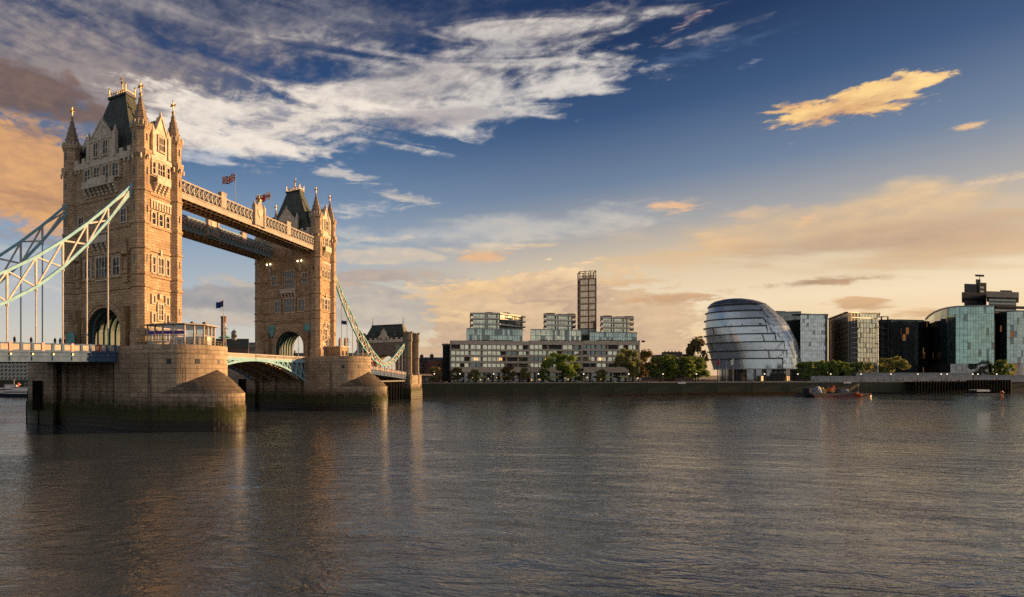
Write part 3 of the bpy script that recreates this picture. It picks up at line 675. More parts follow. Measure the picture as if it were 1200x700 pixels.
# ================================================================== high walkways
def walkway(v0, v1, label, sunny):
    u0, u1 = 7.4, 75.2; ZB, ZT = (52.1, 56.3) if sunny else (51.2, 55.2)
    t = bthing('high_walkway', label, 'walkway', 0, u0, ZB, 'high level walkways'); org = (0, u0, ZB)
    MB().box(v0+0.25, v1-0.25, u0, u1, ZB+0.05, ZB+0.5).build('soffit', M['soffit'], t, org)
    b = MB()
    for i in range(34): u = u0+1+(u1-u0-2)*i/33; b.box(v0+0.3, v1-0.3, u-0.14, u+0.14, ZB-0.22, ZB+0.05)
    for v in (v0+1.2, (v0+v1)/2, v1-1.2): b.box(v-0.16, v+0.16, u0, u1, ZB-0.34, ZB-0.22)
    b.build('floor_beam', M['brown_steel'], t, org)
    for s, v in ((-1, v0), (1, v1)):
        f = MB(); q = 0.25
        f.box(min(v, v-s*q), max(v, v-s*q), u0, u1, ZB, ZB+1.15); f.box(min(v+s*0.14, v-s*0.1), max(v+s*0.14, v-s*0.1), u0, u1, ZB+1.15, ZB+1.4); f.box(min(v+s*0.1, v-s*0.1), max(v+s*0.1, v-s*0.1), u0, u1, ZB-0.12, ZB)
        f.build('fascia', M['cream'] if sunny else M['teal_shaded'], t, org)  # sunlit and shaded colours of one paint, light put into the colour
        la = MB(); n = 38; z0, z1 = ZB+1.4, ZT-0.35
        for i in range(n):
            a, c = u0+(u1-u0)*i/n, u0+(u1-u0)*(i+1)/n
            la.bar((v,a,z0), (v,c,z1), 0.10, 0.36, up=(1,0,0)); la.bar((v+s*0.03,c,z0), (v+s*0.03,a,z1), 0.10, 0.36, up=(1,0,0))
            la.bar((v-s*0.02,a,z0), (v-s*0.02,a,z1), 0.2, 0.1)
        la.build('lattice', M['white_steel'], t, org)
        tc_ = MB().box(v-0.22, v+0.22, u0, u1, ZT-0.35, ZT)
        tc_.build('top_chord', M['cream'] if sunny else M['teal_shaded'], t, org)
        MB().box(min(v-s*0.5, v-s*0.6), max(v-s*0.5, v-s*0.6), u0, u1, ZB+0.5, ZT-0.4).build('glazed_side', M['walk_glass'], t, org)
    MB().loft([[(v0+0.3,u0,ZT-0.4), (v1-0.3,u0,ZT-0.4), ((v0+v1)/2,u0,ZT+0.1)], [(v0+0.3,u1,ZT-0.4), (v1-0.3,u1,ZT-0.4), ((v0+v1)/2,u1,ZT+0.1)]]).build('roof', M['blue_steel'], t, org)
    for u in (24.4, 58.0):
        b = MB().box(v1-0.7, v1+0.3, u-1.1, u+1.1, ZB+1.5, ZT+0.9).box(v1-0.8, v1+0.4, u-1.25, u+1.25, ZT+0.9, ZT+1.2); b.build('plinth', M['cream'], t, org)
    b = MB()
    pr = [(-2.3,ZB+0.6), (2.3,ZB+0.6), (2.3,ZT+1.3), (1.5,ZT+1.6), (0.8,ZT+2.6), (0,ZT+3.1), (-0.8,ZT+2.6), (-1.5,ZT+1.6), (-2.3,ZT+1.3)]
    b.loft([[(v1-0.3, 41.3+a, z) for a, z in pr], [(v1+0.45, 41.3+a, z) for a, z in pr]])
    for s in (-1, 1): b.box(v1-0.4, v1+0.7, 41.3+s*2.4-0.4, 41.3+s*2.4+0.4, ZB+0.4, ZT+1.9); b.lathe(v1+0.1, 41.3+s*2.4, [(0.5,ZT+1.9), (0.05,ZT+3.0)], 4)
    cr = b.build('crest_panel', M['cream'], t, org)
    MB().lathe(v1+0.1, 41.3, [(0.5,ZT+3.0), (0.75,ZT+3.6), (0.3,ZT+4.1), (0.05,ZT+5.2)], 6).build('crest_finial', M['gold'], cr, org)
    sd = MB(); pr = [(-1.1,ZT+0.9), (1.1,ZT+0.9), (1.1,ZT-0.4), (0,ZT-1.6), (-1.1,ZT-0.4)]
    sd.loft([[(v1+0.45, 41.3+a, z) for a, z in pr], [(v1+0.62, 41.3+a, z) for a, z in pr]]); sd.build('crest_shield', M['trim'], cr, org)
M['teal_shaded'] = noisy('walkway paint in shade', (0.24,0.33,0.33), (0.32,0.41,0.41), 0.6, 0.75, spec=0.12)  # shaded copy of the walkway paint, shade put into its colour
M['walk_glass'] = mat('walkway glazing', (0.05,0.075,0.08), 0.15, 0.0, 0.6)
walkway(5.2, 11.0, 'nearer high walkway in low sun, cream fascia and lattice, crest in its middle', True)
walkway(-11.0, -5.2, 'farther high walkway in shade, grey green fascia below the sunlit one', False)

# flags over the walkways
def flagpole(name_label, v, u, z, h, fw, fh, design, cat='flag', d=(-1, -0.25), zt=None):
    t = bthing('flagpole', name_label, cat, v, u, z)
    MB().tube([(0,0,0), (0,0,h)], [0.09, 0.06], 6).ball((0,0,h), 0.14, 6, 4).build('pole', M['white_steel'], t)
    nx, nz = 36, 24; b = MB()
    L_ = math.hypot(*d); ex, ey = d[0]/L_, d[1]/L_
    def P(i, j):
        a = i/nx; wob = 0.16*fw*math.sin(a*7.0+0.8)*a**0.6
        return (ex*fw*a-ey*wob, ey*fw*a+ex*wob, h-0.25-fh*(1-j/nz)-0.30*fh*a*a+0.05*fh*math.sin(a*9))
    for i in range(nx):
        for j in range(nz): b.face([P(i,j), P(i+1,j), P(i+1,j+1), P(i,j+1)], design((i+0.5)/nx, (j+0.5)/nz))
    b.build('flag', [M['flag_white'], M['flag_red'], M['flag_blue']], t, smooth=True)
M['flag_white'] = mat('white flag cloth', (0.7,0.68,0.66), 0.9); M['flag_red'] = mat('red flag cloth', (0.45,0.02,0.03), 0.9); M['flag_blue'] = mat('dark blue flag cloth', (0.02,0.035,0.16), 0.9)
def union(x, y):
    cx_, cy_ = abs(x-0.5)*2, abs(y-0.5)
    if abs(x-0.5) < 0.055 or abs(y-0.5) < 0.10: return 1
    if abs(x-0.5) < 0.10 or abs(y-0.5) < 0.17: return 0
    dg = abs(abs(x-0.5)-abs(y-0.5))*0.7
    return 1 if dg < 0.028 else 0 if dg < 0.085 else 2
def cross(x, y): return 1 if abs(x-0.5) < 0.085 or abs(y-0.5) < 0.13 else 0
dark_flag = lambda x, y: 2
flagpole('flag of red and white crosses on dark blue, on the pole over the sunlit walkway', 9.0, 32.8, 56.2, 9.2, 3.6, 2.1, union)
flagpole('white flag with a red cross, on the pole by the far tower roof', 9.0, 51.0, 56.2, 9.0, 4.4, 2.2, cross)

# ================================================================== decks
def side_span(label, us, ztop, ubeg_post, v=11.0):
    """us: u stations; ztop(u): top of the parapet"""
    u0, u1 = us
    t = bthing('side_span', label, 'bridge deck', 0, (u0+u1)/2, OZ, 'bridge side spans'); org = (0, (u0+u1)/2, OZ)
    n = 1+int(abs(u1-u0)/2.2); st = [u0+(u1-u0)*i/n for i in range(n+1)]
    dk = MB(); ends = [(u0, ztop(u0)), (u1, ztop(u1))]
    dk.loft([[(-v+0.4,u,z-1.5), (v-0.4,u,z-1.5), (v-0.4,u,z-1.1), (-v+0.4,u,z-1.1)] for u, z in ends]); dk.build('roadway', M['asphalt'], t, org)
    for s in (-1, 1):
        g = MB(); x = s*v
        def strip(a, b_, d0, d1): g.loft([[(x+s*a,u,z+d0), (x+s*b_,u,z+d0), (x+s*b_,u,z+d1), (x+s*a,u,z+d1)] for u, z in ends])
        strip(-0.3, 0.0, -3.1, -1.45); strip(-0.5, 0.28, -3.3, -3.1); strip(-0.35, 0.22, -2.35, -2.15); strip(-0.4, 0.3, -1.62, -1.40)
        for u in st[::2]: zz = ztop(u); g.box(min(x, x+s*0.16), max(x, x+s*0.16), u-0.1, u+0.1, zz-3.1, zz-1.6)
        g.build('girder', M['blue_steel'], t, org)
        pp = MB(); pb = MB(); pr_ = MB(); gl = MB()
        for i in range(n):
            a, c = st[i], st[i+1]; za, zc = ztop(a), ztop(c); w_ = abs(c-a)
            sg = 1 if c > a else -1
            pp.loft([[(x-0.1,a+sg*0.30,za-1.22), (x+0.06*s+0.0,a+sg*0.30,za-1.22), (x+0.06*s,a+sg*0.30,za-0.22), (x-0.1,a+sg*0.30,za-0.22)], [(x-0.1,c-sg*0.30,zc-1.22), (x+0.06*s,c-sg*0.30,zc-1.22), (x+0.06*s,c-sg*0.30,zc-0.22), (x-0.1,c-sg*0.30,zc-0.22)]])
            (pr_ if i % 3 == 0 else pb).box(x-0.2, x+0.2, a-0.28, a+0.28, za-1.38, za+0.06)
            if i % 2 == 0: gl.box(x+s*0.18-0.1, x+s*0.18+0.1, a-0.12, a+0.12, za-2.08, za-1.82)
        pb.loft([[(x-0.18,u,z-0.2), (x+0.18,u,z-0.2), (x+0.18,u,z), (x-0.18,u,z)] for u, z in ends]); pb.loft([[(x-0.14,u,z-1.40), (x+0.14,u,z-1.40), (x+0.14,u,z-1.23), (x-0.14,u,z-1.23)] for u, z in ends])
        par = pb.build('parapet', M['blue_steel'], t, org); pp.build('parapet_panel', M['cream'], par, org); pr_.build('parapet_post', M['red'], par, org)
        gl.build('sunlit_bracket', M['gold'], t, org)  # gold colour stands for orange sunlight on small brackets
    cb = MB()
    for u in st[::2]: z = ztop(u); cb.box(-v+0.5, v-0.5, u-0.2, u+0.2, z-2.9, z-1.52)
    cb.build('cross_girder', M['brown_steel'], t, org)
    return t
side_span('nearer side span of the bridge at the left edge, panelled parapet, blue grey girders', (-10.6, -84.0), lambda u: 17.1+(u+11.5)*0.022, -11)
side_span('farther side span running from the far tower down to the gatehouse on the bank', (93.0, 170.0), lambda u: 16.6-(u-93)*0.055 if u < 170 else 12.4, 93)

def leaf(u0, u1, label):
    t = bthing('bascule_leaf', label, 'bridge deck', 0, u0, OZ, 'lifting leaves of the middle span'); org = (0, u0, OZ)
    zb = lambda u: 15.2-5.6*((u-41.2)/28.5)**2
    v = 9.9; n = 10; st = [u0+(u1-u0)*i/n for i in range(n+1)]
    MB().box(-v+0.2, v-0.2, u0, u1, 15.35, 15.7).build('roadway', M['asphalt'], t, org)
    for s in (-1, 1):
        x = s*v
        p = MB(); p.box(x-0.1, x+0.1, u0, u1, 15.95, 16.75)
        pa = p.build('parapet', M['cream'], t, org)
        q = MB(); q.box(x-0.2, x+0.2, u0, u1, 16.75, 16.95); q.box(x-0.2, x+0.2, u0, u1, 15.7, 15.95)
        for i in range(2*n+1): u = u0+(u1-u0)*i/(2*n); q.box(x-0.16, x+0.16, max(u-0.1, u0), min(u+0.1, u1), 15.95, 16.75)
        q.build('parapet_rail', M['white_steel'], pa, org)
        g = MB(); g.box(x-0.25, x+0.25, u0, u1, 15.0, 15.68)
        for i in range(n):
            a, c = st[i], st[i+1]
            g.bar((x,a,zb(a)), (x,c,zb(c)), 0.55, 0.55)
            if zb(a) < 14.7 or zb(c) < 14.7:
                low = (a, c) if zb(a) < zb(c) else (c, a)
                g.bar((x,low[0],zb(low[0])), (x,low[1],15.2), 0.3, 0.3); g.bar((x,low[0],zb(low[0])), (x,low[0],15.2), 0.34, 0.34)
        g.build('outer_truss', M['pale_teal'], t, org)
    for x in (-7.4, -2.5, 2.5, 7.4):
        g = MB()
        for i in range(n):
            a, c = st[i], st[i+1]
            g.loft([[(x-0.12,a,zb(a)), (x+0.12,a,zb(a)), (x+0.12,a,15.34), (x-0.12,a,15.34)], [(x-0.12,c,zb(c)), (x+0.12,c,zb(c)), (x+0.12,c,15.34), (x-0.12,c,15.34)]])
            g.bar((x,a,zb(a)-0.1), (x,c,zb(c)-0.1), 0.9, 0.18)
        g.build('main_girder', M['brown_steel'], t, org)
    g = MB()
    for i in range(1, n): u = st[i]; g.box(-v+0.3, v-0.3, u-0.12, u+0.12, max(zb(u)+0.25, zb(u)*0.6+15.3*0.4-0.6), 15.33)
    g.build('cross_beam', M['brown_steel'], t, org)
leaf(11.2, 41.1, 'lifting leaf of the middle span hinged at the nearer pier, curved girders underneath')
leaf(71.1, 41.3, 'lifting leaf of the middle span hinged at the farther pier, pale green truss side')

# ================================================================== suspension chains
def interp(tab, u):
    tab = sorted(tab)
    for (a, za), (c, zc) in zip(tab, tab[1:]):
        if a <= u <= c: return za+(zc-za)*(u-a)/(c-a)
    return tab[0][1] if u < tab[0][0] else tab[-1][1]
def chain(label, v, nodes, up, lo, deck, group, m_ch, thick=0.85, hang=True, skip=()):
    t = bthing('suspension_chain', label, 'bridge chain', v, nodes[0], 50, group); org = (v, nodes[0], 50)
    cu = MB(); cl = MB(); wb = MB(); N_ = len(nodes)
    for a, c in zip(nodes, nodes[1:]):
        m_ = (a+c)/2
        cu.bar((v,a,up(a)), (v,c,up(c)), 0.5, thick*0.62, up=(1,0,0)); cl.bar((v,a,lo(a)), (v,c,lo(c)), 0.5, thick*0.62, up=(1,0,0))
    for i, (a, c) in enumerate(zip(nodes, nodes[1:])):
        if up(c)-lo(c) > 0.9: wb.bar((v,c,lo(c)), (v,c,up(c)), 0.34)
        if up(a)-lo(a) > 0.9: wb.bar((v-0.1,a,lo(a)), (v-0.1,c,up(c)), 0.30)
        if up(c)-lo(c) > 0.9: wb.bar((v+0.1,a,up(a)), (v+0.1,c,lo(c)), 0.30)
        wb.ball((v, c, lo(c)-0.5), 0.34, 6, 4)
    cu.build('upper_chord', m_ch, t, org); cl.build('lower_chord', m_ch, t, org); wb.build('bracing', M['white_steel'], t, org)
    if hang:
        for u in nodes[1:]:
            if u in skip: continue
            MB().tube([(v,u,lo(u)-0.4), (v,u,deck(u)-1.0)], 0.15, 6).build('hanger', M['white_steel'], t, org)
nu = [-6.2, -13.9, -19.3, -25.0, -30.8, -36.5, -42.2, -47.9, -53.6, -59.3, -65.0, -70.7, -76.4]
UP = [(-6.2,52.0), (-13.9,44.9), (-19.3,40.3), (-25,35.9), (-30.8,31.9), (-36.5,28.6), (-42.2,25.9), (-47.9,23.6), (-53.6,21.9), (-59.3,20.6), (-65,19.8), (-70.7,19.4), (-76.4,19.3)]
LO = [(-6.2,51.0), (-13.9,42.1), (-19.3,36.3), (-25,31.0), (-30.8,26.6), (-36.5,23.4), (-42.2,21.0), (-47.9,19.3), (-53.6,18.2), (-59.3,17.7), (-65,17.5), (-70.7,17.6), (-76.4,18.3)]
dk = lambda u: 17.1+(u+11.5)*0.022
chain('nearer pale teal suspension chain descending across the shaded face of the larger tower', 10.2, nu, lambda u: interp(UP, u), lambda u: interp(LO, u), dk, 'chains from the larger tower', M['pale_teal'])
chain('farther teal suspension chain at the left edge, behind the nearer chain', -10.2, nu, lambda u: interp(UP, u)-1.0, lambda u: interp(LO, u)-1.6, dk, 'chains from the larger tower', M['pale_teal'])
ns = [88.5, 93.5, 98.5, 103.5, 108.5, 113.5, 118.5, 123.5, 128.5, 133.5, 138.0, 142.5, 147, 151.5, 156, 160.5, 165, 169]
UP2 = [(88.5,50.5), (93.5,46.0), (98.5,41.4), (103.5,37.1), (108.5,33.2), (113.5,29.6), (118.5,26.6), (123.5,23.7), (128.5,21.0), (133.5,18.9), (138,17.3), (142.5,16.3), (147,16.8), (151.5,18.3), (156,20.2), (160.5,22.3), (165,24.4), (169,26.0)]
LO2 = [(88.5,49.6), (93.5,43.4), (98.5,38.0), (103.5,33.2), (108.5,29.0), (113.5,25.4), (118.5,22.3), (123.5,19.8), (128.5,17.8), (133.5,16.2), (138,15.3), (142.5,15.1), (147,15.4), (151.5,16.2), (156,17.6), (160.5,19.6), (165,22.0), (169,25.0)]
dk2 = lambda u: 16.6-(u-93)*0.055
for v, lb in ((10.2, 'nearer suspension chain dipping from the far tower to the gatehouse, white bracing'), (-10.2, 'farther suspension chain dipping to the gatehouse, mostly hidden behind the far tower')):
    chain(lb, v, ns, lambda u: interp(UP2, u), lambda u: interp(LO2, u), dk2, 'chains from the far tower', M['teal_mid'] if v > 0 else M['teal'], 0.8)

# ================================================================== gatehouse on the south bank
def gatehouse():
    t = bthing('bridge_gatehouse', 'dark stone gatehouse at the bank end of the bridge, steep slate roof', 'gatehouse', -0.6, 176.0, 0); org = (0, 0, 0)
    ZT = 27.4; N = 14; HW, ZS, RI = 5.6, 15.5, 5.2; DY = 5.5
    w = MB()
    for y in (-DY, DY):
        w.face([(-10.5,y,11), (-HW,y,11), (-HW,y,ZT), (-10.5,y,ZT)]); w.face([(HW,y,11), (10.5,y,11), (10.5,y,ZT), (HW,y,ZT)])
        arc = [(-HW*math.cos(math.pi*i/N), ZS+RI*math.sin(math.pi*i/N)) for i in range(N+1)]
        for (a, z0), (c, z1) in zip(arc, arc[1:]): w.face([(a,y,z0), (c,y,z1), (c,y,ZT), (a,y,ZT)])
    pts = [(-HW,11)]+arc+[(HW,11)]
    for (a, z0), (c, z1) in zip(pts, pts[1:]): w.face([(a,-DY,z0), (c,-DY,z1), (c,DY,z1), (a,DY,z0)])
    for x in (-10.5, 10.5): w.face([(x,-DY,11), (x,DY,11), (x,DY,ZT), (x,-DY,ZT)])
    w.build('wall', M['dstone'], t, org)
    b = MB(); b.box(-13.5, 13.5, -7.0, 9.5, -1, 11); b.box(-13.8, 13.8, -7.4, 9.8, -1, 4.8); b.build('base', M['pier'], t, org)
    for sx in (-1, 1):
        for sy in (-1, 1):
            b = MB().lathe(sx*11.6, sy*5.4, [(2.3,7), (2.3,11.5), (1.9,12.2), (1.9,19.0), (2.1,19.4), (1.9,19.8), (1.9,26.6), (2.2,27.4), (2.2,28.4), (2.0,28.4), (2.0,30.4)], 8)
            for i in range(8):
                if i % 2 == 0: b.box(sx*11.6+1.75*math.cos(i*math.pi/4)-0.5, sx*11.6+1.75*math.cos(i*math.pi/4)+0.5, sy*5.4+1.75*math.sin(i*math.pi/4)-0.5, sy*5.4+1.75*math.sin(i*math.pi/4)+0.5, 30.4, 31.3)
            b.build('turret', M['dstone'], t, org)
    b = MB(); b.loft([[(-10.3,-5.3,27.8), (10.3,-5.3,27.8), (10.3,5.3,27.8), (-10.3,5.3,27.8)], [(-7.6,-1.2,35.0), (7.6,-1.2,35.0), (7.6,1.2,35.0), (-7.6,1.2,35.0)]])
    rf = b.build('roof', M['slate'], t, org)
    b = MB().box(-7.8, 7.8, -1.4, 1.4, 35.0, 35.4)
    for x in (-7.6, 7.6): b.tube([(x,0,35.2), (x,0,39.2)], [0.22, 0.05], 6)
    b.build('cresting', M['dark'], rf, org)
    b = MB(); pr = [(-2.6,27.6), (2.6,27.6), (2.6,29.4), (1.5,30.2), (1.3,31.6), (0,33.2), (-1.3,31.6), (-1.5,30.2), (-2.6,29.4)]
    b.loft([[(x,-5.9,z) for x, z in pr], [(x,-5.2,z) for x, z in pr]]); b.build('gable', M['trim'], t, org)
    for x in (-5.4, 5.4):
        MB().loft([[(x-0.9,-5.0,29.4), (x+0.9,-5.0,29.4), (x+0.9,-5.0,31.0), (x,-5.0,32.0), (x-0.9,-5.0,31.0)], [(x-0.9,-2,29.4), (x+0.9,-2,29.4), (x+0.9,-2,31.0), (x,-2,32.0), (x-0.9,-2,31.0)]]).build('dormer', M['slate'], rf, org)
    b = MB().box(-9.8, 9.8, -5.9, -5.45, 26.6, 27.9)
    for i in range(15): 
        if i % 2 == 0: b.box(-9.6+1.28*i, -8.4+1.28*i, -5.9, -5.5, 27.9, 28.8)
    b.build('parapet', M['trim'], t, org)
    for x in (-7.0, 7.0):
        fm, pm = win_mesh(1.2, 2.2, 2, 2, True); f = link('window', fm, t, (x, -5.5, 23.4)); link('pane', pm, f)
    fm, pm = win_mesh(1.2, 2.2, 2, 2, True); f = link('window', fm, t, (10.5, 0, 23.4), math.pi/2); link('pane', pm, f)
M['dstone'] = stone('sooty granite', (0.20,0.165,0.125), (0.27,0.22,0.17), (0.12,0.10,0.08), 1.4, 0.6, 0.04, 0.5, 0.4, 0.5)
gatehouse()
t = bthing('approach_viaduct', 'dark piled landing stage under the far side span beside the gatehouse', 'jetty', 6, 150, 0)
b = MB()
for i in range(9):
    for j in range(2): b.tube([(-4+8*j,-14+3.6*i,-1), (-4+8*j,-14+3.6*i,8.2)], 0.4, 6)
b.build('pile', M['timber'], t); MB().box(-5.2, 5.2, -15, 16, 8.2, 8.8).build('deck', M['dark'], t)

# ================================================================== glass pavilion and furniture on the near pier
PT = 16.5
def pavilion():
    t = bthing('glass_pavilion', 'low glass pavilion with thin flat roof on the nearer pier', 'pavilion', 19, -2, PT); org = (19, -2, PT)
    poly = [(15.8,-8.4), (19.8,-8.3), (23.6,-6.2), (25.3,-2.2), (24.2,3.0), (15.8,4.5)]
    zt = 21.0
    fl = MB().prism(poly, PT, PT+0.12); fl.build('floor', M['dark'], t, org)
    gl = MB(); fr = MB(); pu = MB()
    for i, (p, q) in enumerate(zip(poly, poly[1:])):
        p, q = Vector(p), Vector(q); d = q-p; n = Vector((d.y, -d.x)).normalized()
        nb = 3 if d.length > 5 else 2
        for k in range(nb):
            a, c = p+d*k/nb, p+d*(k+1)/nb
            gl.face([(a.x,a.y,PT+0.1), (c.x,c.y,PT+0.1), (c.x,c.y,zt), (a.x,a.y,zt)])
            fr.bar((a.x+n.x*0.08,a.y+n.y*0.08,PT), (a.x+n.x*0.08,a.y+n.y*0.08,zt), 0.26)
            for z in ((PT+1.3, PT+2.5) if i < 2 else (PT+2.6,)): fr.bar((a.x+n.x*0.06,a.y+n.y*0.06,z), (c.x+n.x*0.06,c.y+n.y*0.06,z), 0.1, 0.16)
        if i < 2: pu.ext([(p.x+n.x*0.02,p.y+n.y*0.02,PT+2.75), (q.x+n.x*0.02,q.y+n.y*0.02,PT+2.75), (q.x+n.x*0.02,q.y+n.y*0.02,PT+3.45), (p.x+n.x*0.02,p.y+n.y*0.02,PT+3.45)], (n.x*0.03,n.y*0.03,0))
    fr.bar((poly[-2][0],poly[-2][1],PT), (poly[-2][0],poly[-2][1],zt), 0.3)
    gl.build('glazing', M['pav_glass'], t, org); fr.build('frame', M['cream'], t, org); pu.build('banner', M['purple'], t, org)
    MB().box(15.9, 23.2, -1.0, 3.0, PT+0.12, PT+2.6).build('counter', M['orange_panel'], t, org)
    MB().ext([(25.5,-1.4,PT+0.1), (25.05,0.6,PT+0.1), (25.05,0.6,PT+2.4), (25.5,-1.4,PT+2.4)], (0.08,0.02,0)).build('door', M['white_steel'], t, org)
    cx_, cy_ = 19.5, -1.8
    big = [(cx_+(x-cx_)*1.13, cy_+(y-cy_)*1.13) for x, y in poly]
    MB().loft([[(x,y,zt) for x, y in poly], [(x,y,zt+0.16) for x, y in big], [(x,y,zt+0.36) for x, y in big], [(cx_+(x-cx_)*0.5,cy_+(y-cy_)*0.5,zt+0.75) for x, y in poly]]).build('roof', M['cream'], t, org)
    b = MB()
    for x, y in ((17,-3), (21.5,-1), (23,1.2)): b.box(x-0.35, x+0.35, y-0.35, y+0.35, zt+0.4, zt+1.2)
    b.build('roof_vent', M['dark'], t, org)
M['purple'] = mat('purple banner', (0.09,0.05,0.26), 0.7); M['orange_panel'] = mat('ochre counter', (0.40,0.20,0.06), 0.7)
m, T, b = nmat('clear pavilion glass'); g = T.n('ShaderNodeBsdfGlossy'); g.inputs['Roughness'].default_value = 0.05; g.inputs['Color'].default_value = (0.8,0.85,0.85,1)
tr = T.n('ShaderNodeBsdfTransparent'); tr.inputs['Color'].default_value = (0.72,0.76,0.74,1); mx = T.n('ShaderNodeMixShader'); mx.inputs[0].default_value = 0.18
T.t.links.new(tr.outputs[0], mx.inputs[1]); T.t.links.new(g.outputs[0], mx.inputs[2]); T.t.links.new(mx.outputs[0], T.t.nodes['Material Output'].inputs[0]); M['pav_glass'] = m
pavilion()
def pier_rail(u0, lb):
    t = bthing('railing', lb, 'railing', 15, u0, PT); b = MB()
    A = [math.pi*(-0.47+0.94*i/30) for i in range(31)]; P = [(11.7*math.cos(a), 11.7*math.sin(a)) for a in A]
    for p, q in zip(P, P[1:]):
        b.bar((*p,0.5), (*p,1.5), 0.07)
        for z in (1.0, 1.5): b.bar((*p,z), (*q,z), 0.06)
    b.build('rail', M['dark'], t)
pier_rail(0, 'dark iron railing round the rim of the nearer pier'); pier_rail(82.3, 'dark iron railing round the rim of the farther pier')
def lamppost(v, u, lb, h=5.2, m=None):
    t = bthing('street_lamp', lb, 'street lamp', v, u, PT, 'lamp posts on the bridge piers'); m = m or M['teal']
    MB().lathe(0, 0, [(0.32,0), (0.32,0.7), (0.14,1.0), (0.10,h-0.9), (0.2,h-0.8)], 8).build('post', m, t)
    MB().bar((-1.1,0,h-1.1), (1.1,0,h-1.1), 0.1).build('arm', m, t)
    MB().lathe(0, 0, [(0.16,h-0.8), (0.34,h-0.1), (0.30,h), (0.04,h+0.4)], 6).build('lantern', M['globe_off'], t)
M['globe_off'] = mat('lantern glass', (0.5,0.5,0.46), 0.2)
lamppost(24.6, 6.0, 'teal iron lamp post on the nearer pier beside the glass pavilion', 5.6)
t = bthing('bar_terrace_table', 'folded dark parasol and green table beside the teal lamp post', 'parasol', 23.6, 7.6, PT)
MB().tube([(0,0,0), (0,0,3.6)], 0.05, 6).build('pole', M['dark'], t); MB().lathe(0, 0, [(1.5,2.7), (1.45,2.8), (0.1,3.4)], 10).build('canopy', M['teal'], t); MB().lathe(0, 0, [(0.5,0.9), (0.5,1.0)], 10).build('table', M['teal'], t)
# far pier: tan brick cabin with posts
t = bthing('pier_cabin', 'tan brick cabin with a flat lead roof on the farther pier', 'cabin', 14.0, 85.5, PT)
MB().box(-3.2, 3.2, -3.4, 3.4, 0, 3.9).build('wall', M['tan_brick'], t); MB().box(-3.5, 3.5, -3.7, 3.7, 3.9, 4.3).build('roof', M['trim'], t)
b = MB()
for x, y in ((3.22,-1.4), (3.22,1.4)): b.box(x, x+0.06, y-0.5, y+0.5, 1.2, 2.7)
b.build('window', M['pane'], t)
b = MB()
for x in (-2.4, 0.6, 2.6): b.box(x-0.35, x+0.35, 1.6, 2.3, 4.3, 6.8); b.lathe(x, 1.95, [(0.3,6.8), (0.22,7.4)], 6)
b.build('chimney', M['tan_brick'], t)
M_ = M
flagpole('small dark flag on a thin pole standing on the farther pier', 19.5, 78.0, PT, 12.5, 1.9, 1.2, dark_flag, d=(1, -0.3))
flagpole('small dark flag on a tall pole beside the lamp post of the nearer pier', 25.4, 4.6, PT, 10.6, 1.6, 1.3, dark_flag, d=(-1, -0.4))
lamppost(22.0, 77.5, 'teal iron lamp post on the farther pier beside its brick cabin', 6.2)
t = bthing('notice_hoarding', 'teal painted hoarding at the foot of the larger tower, left of its arch', 'hoarding', -6.5, -9.2, OZ)
MB().box(-1.3, 1.3, -0.08, 0.08, 0.3, 4.6).build('panel', M['teal'], t); MB().box(-1.4, -1.3, -0.1, 0.1, 0, 4.7).box(1.3, 1.4, -0.1, 0.1, 0, 4.7).build('post', M['dark'], t)
# buses on the far side span
for i, (u, v, lb) in enumerate(((122.5, 6.2, 'red double decker bus behind the dip of the far chain'), (137.0, 5.4, 'second red double decker bus, nearer the gatehouse arch'))):
    t = bthing('double_decker_bus', lb, 'bus', v, u, dk2(u)-1.1, 'red buses on the bridge')
    MB().loft([[(-1.25,-5.2,0.45), (1.25,-5.2,0.45), (1.25,-5.1,4.0), (1.0,-5.0,4.35), (-1.0,-5.0,4.35), (-1.25,-5.1,4.0)], [(-1.25,5.2,0.45), (1.25,5.2,0.45), (1.25,5.1,4.0), (1.0,5.0,4.35), (-1.0,5.0,4.35), (-1.25,5.1,4.0)]]).build('body', M['red'], t)
    for z in (1.3, 3.0): MB().box(-1.27, 1.27, -4.7, 4.7, z, z+0.85).build('window_band', M['pane'], t)
    MB().box(-1.1, 1.1, -5.24, -5.16, 2.9, 3.9).box(-1.1, 1.1, -5.24, -5.2, 1.2, 2.4).build('windscreen', M['pane'], t)
    for sx in (-1, 1):
        for y in (-3.2, 3.0): MB().loft([[(sx*1.0, y+0.48*math.cos(a*math.pi/6), 0.48+0.48*math.sin(a*math.pi/6)) for a in range(12)], [(sx*1.28, y+0.48*math.cos(a*math.pi/6), 0.48+0.48*math.sin(a*math.pi/6)) for a in range(12)]]).build('wheel', M['dark'], t)

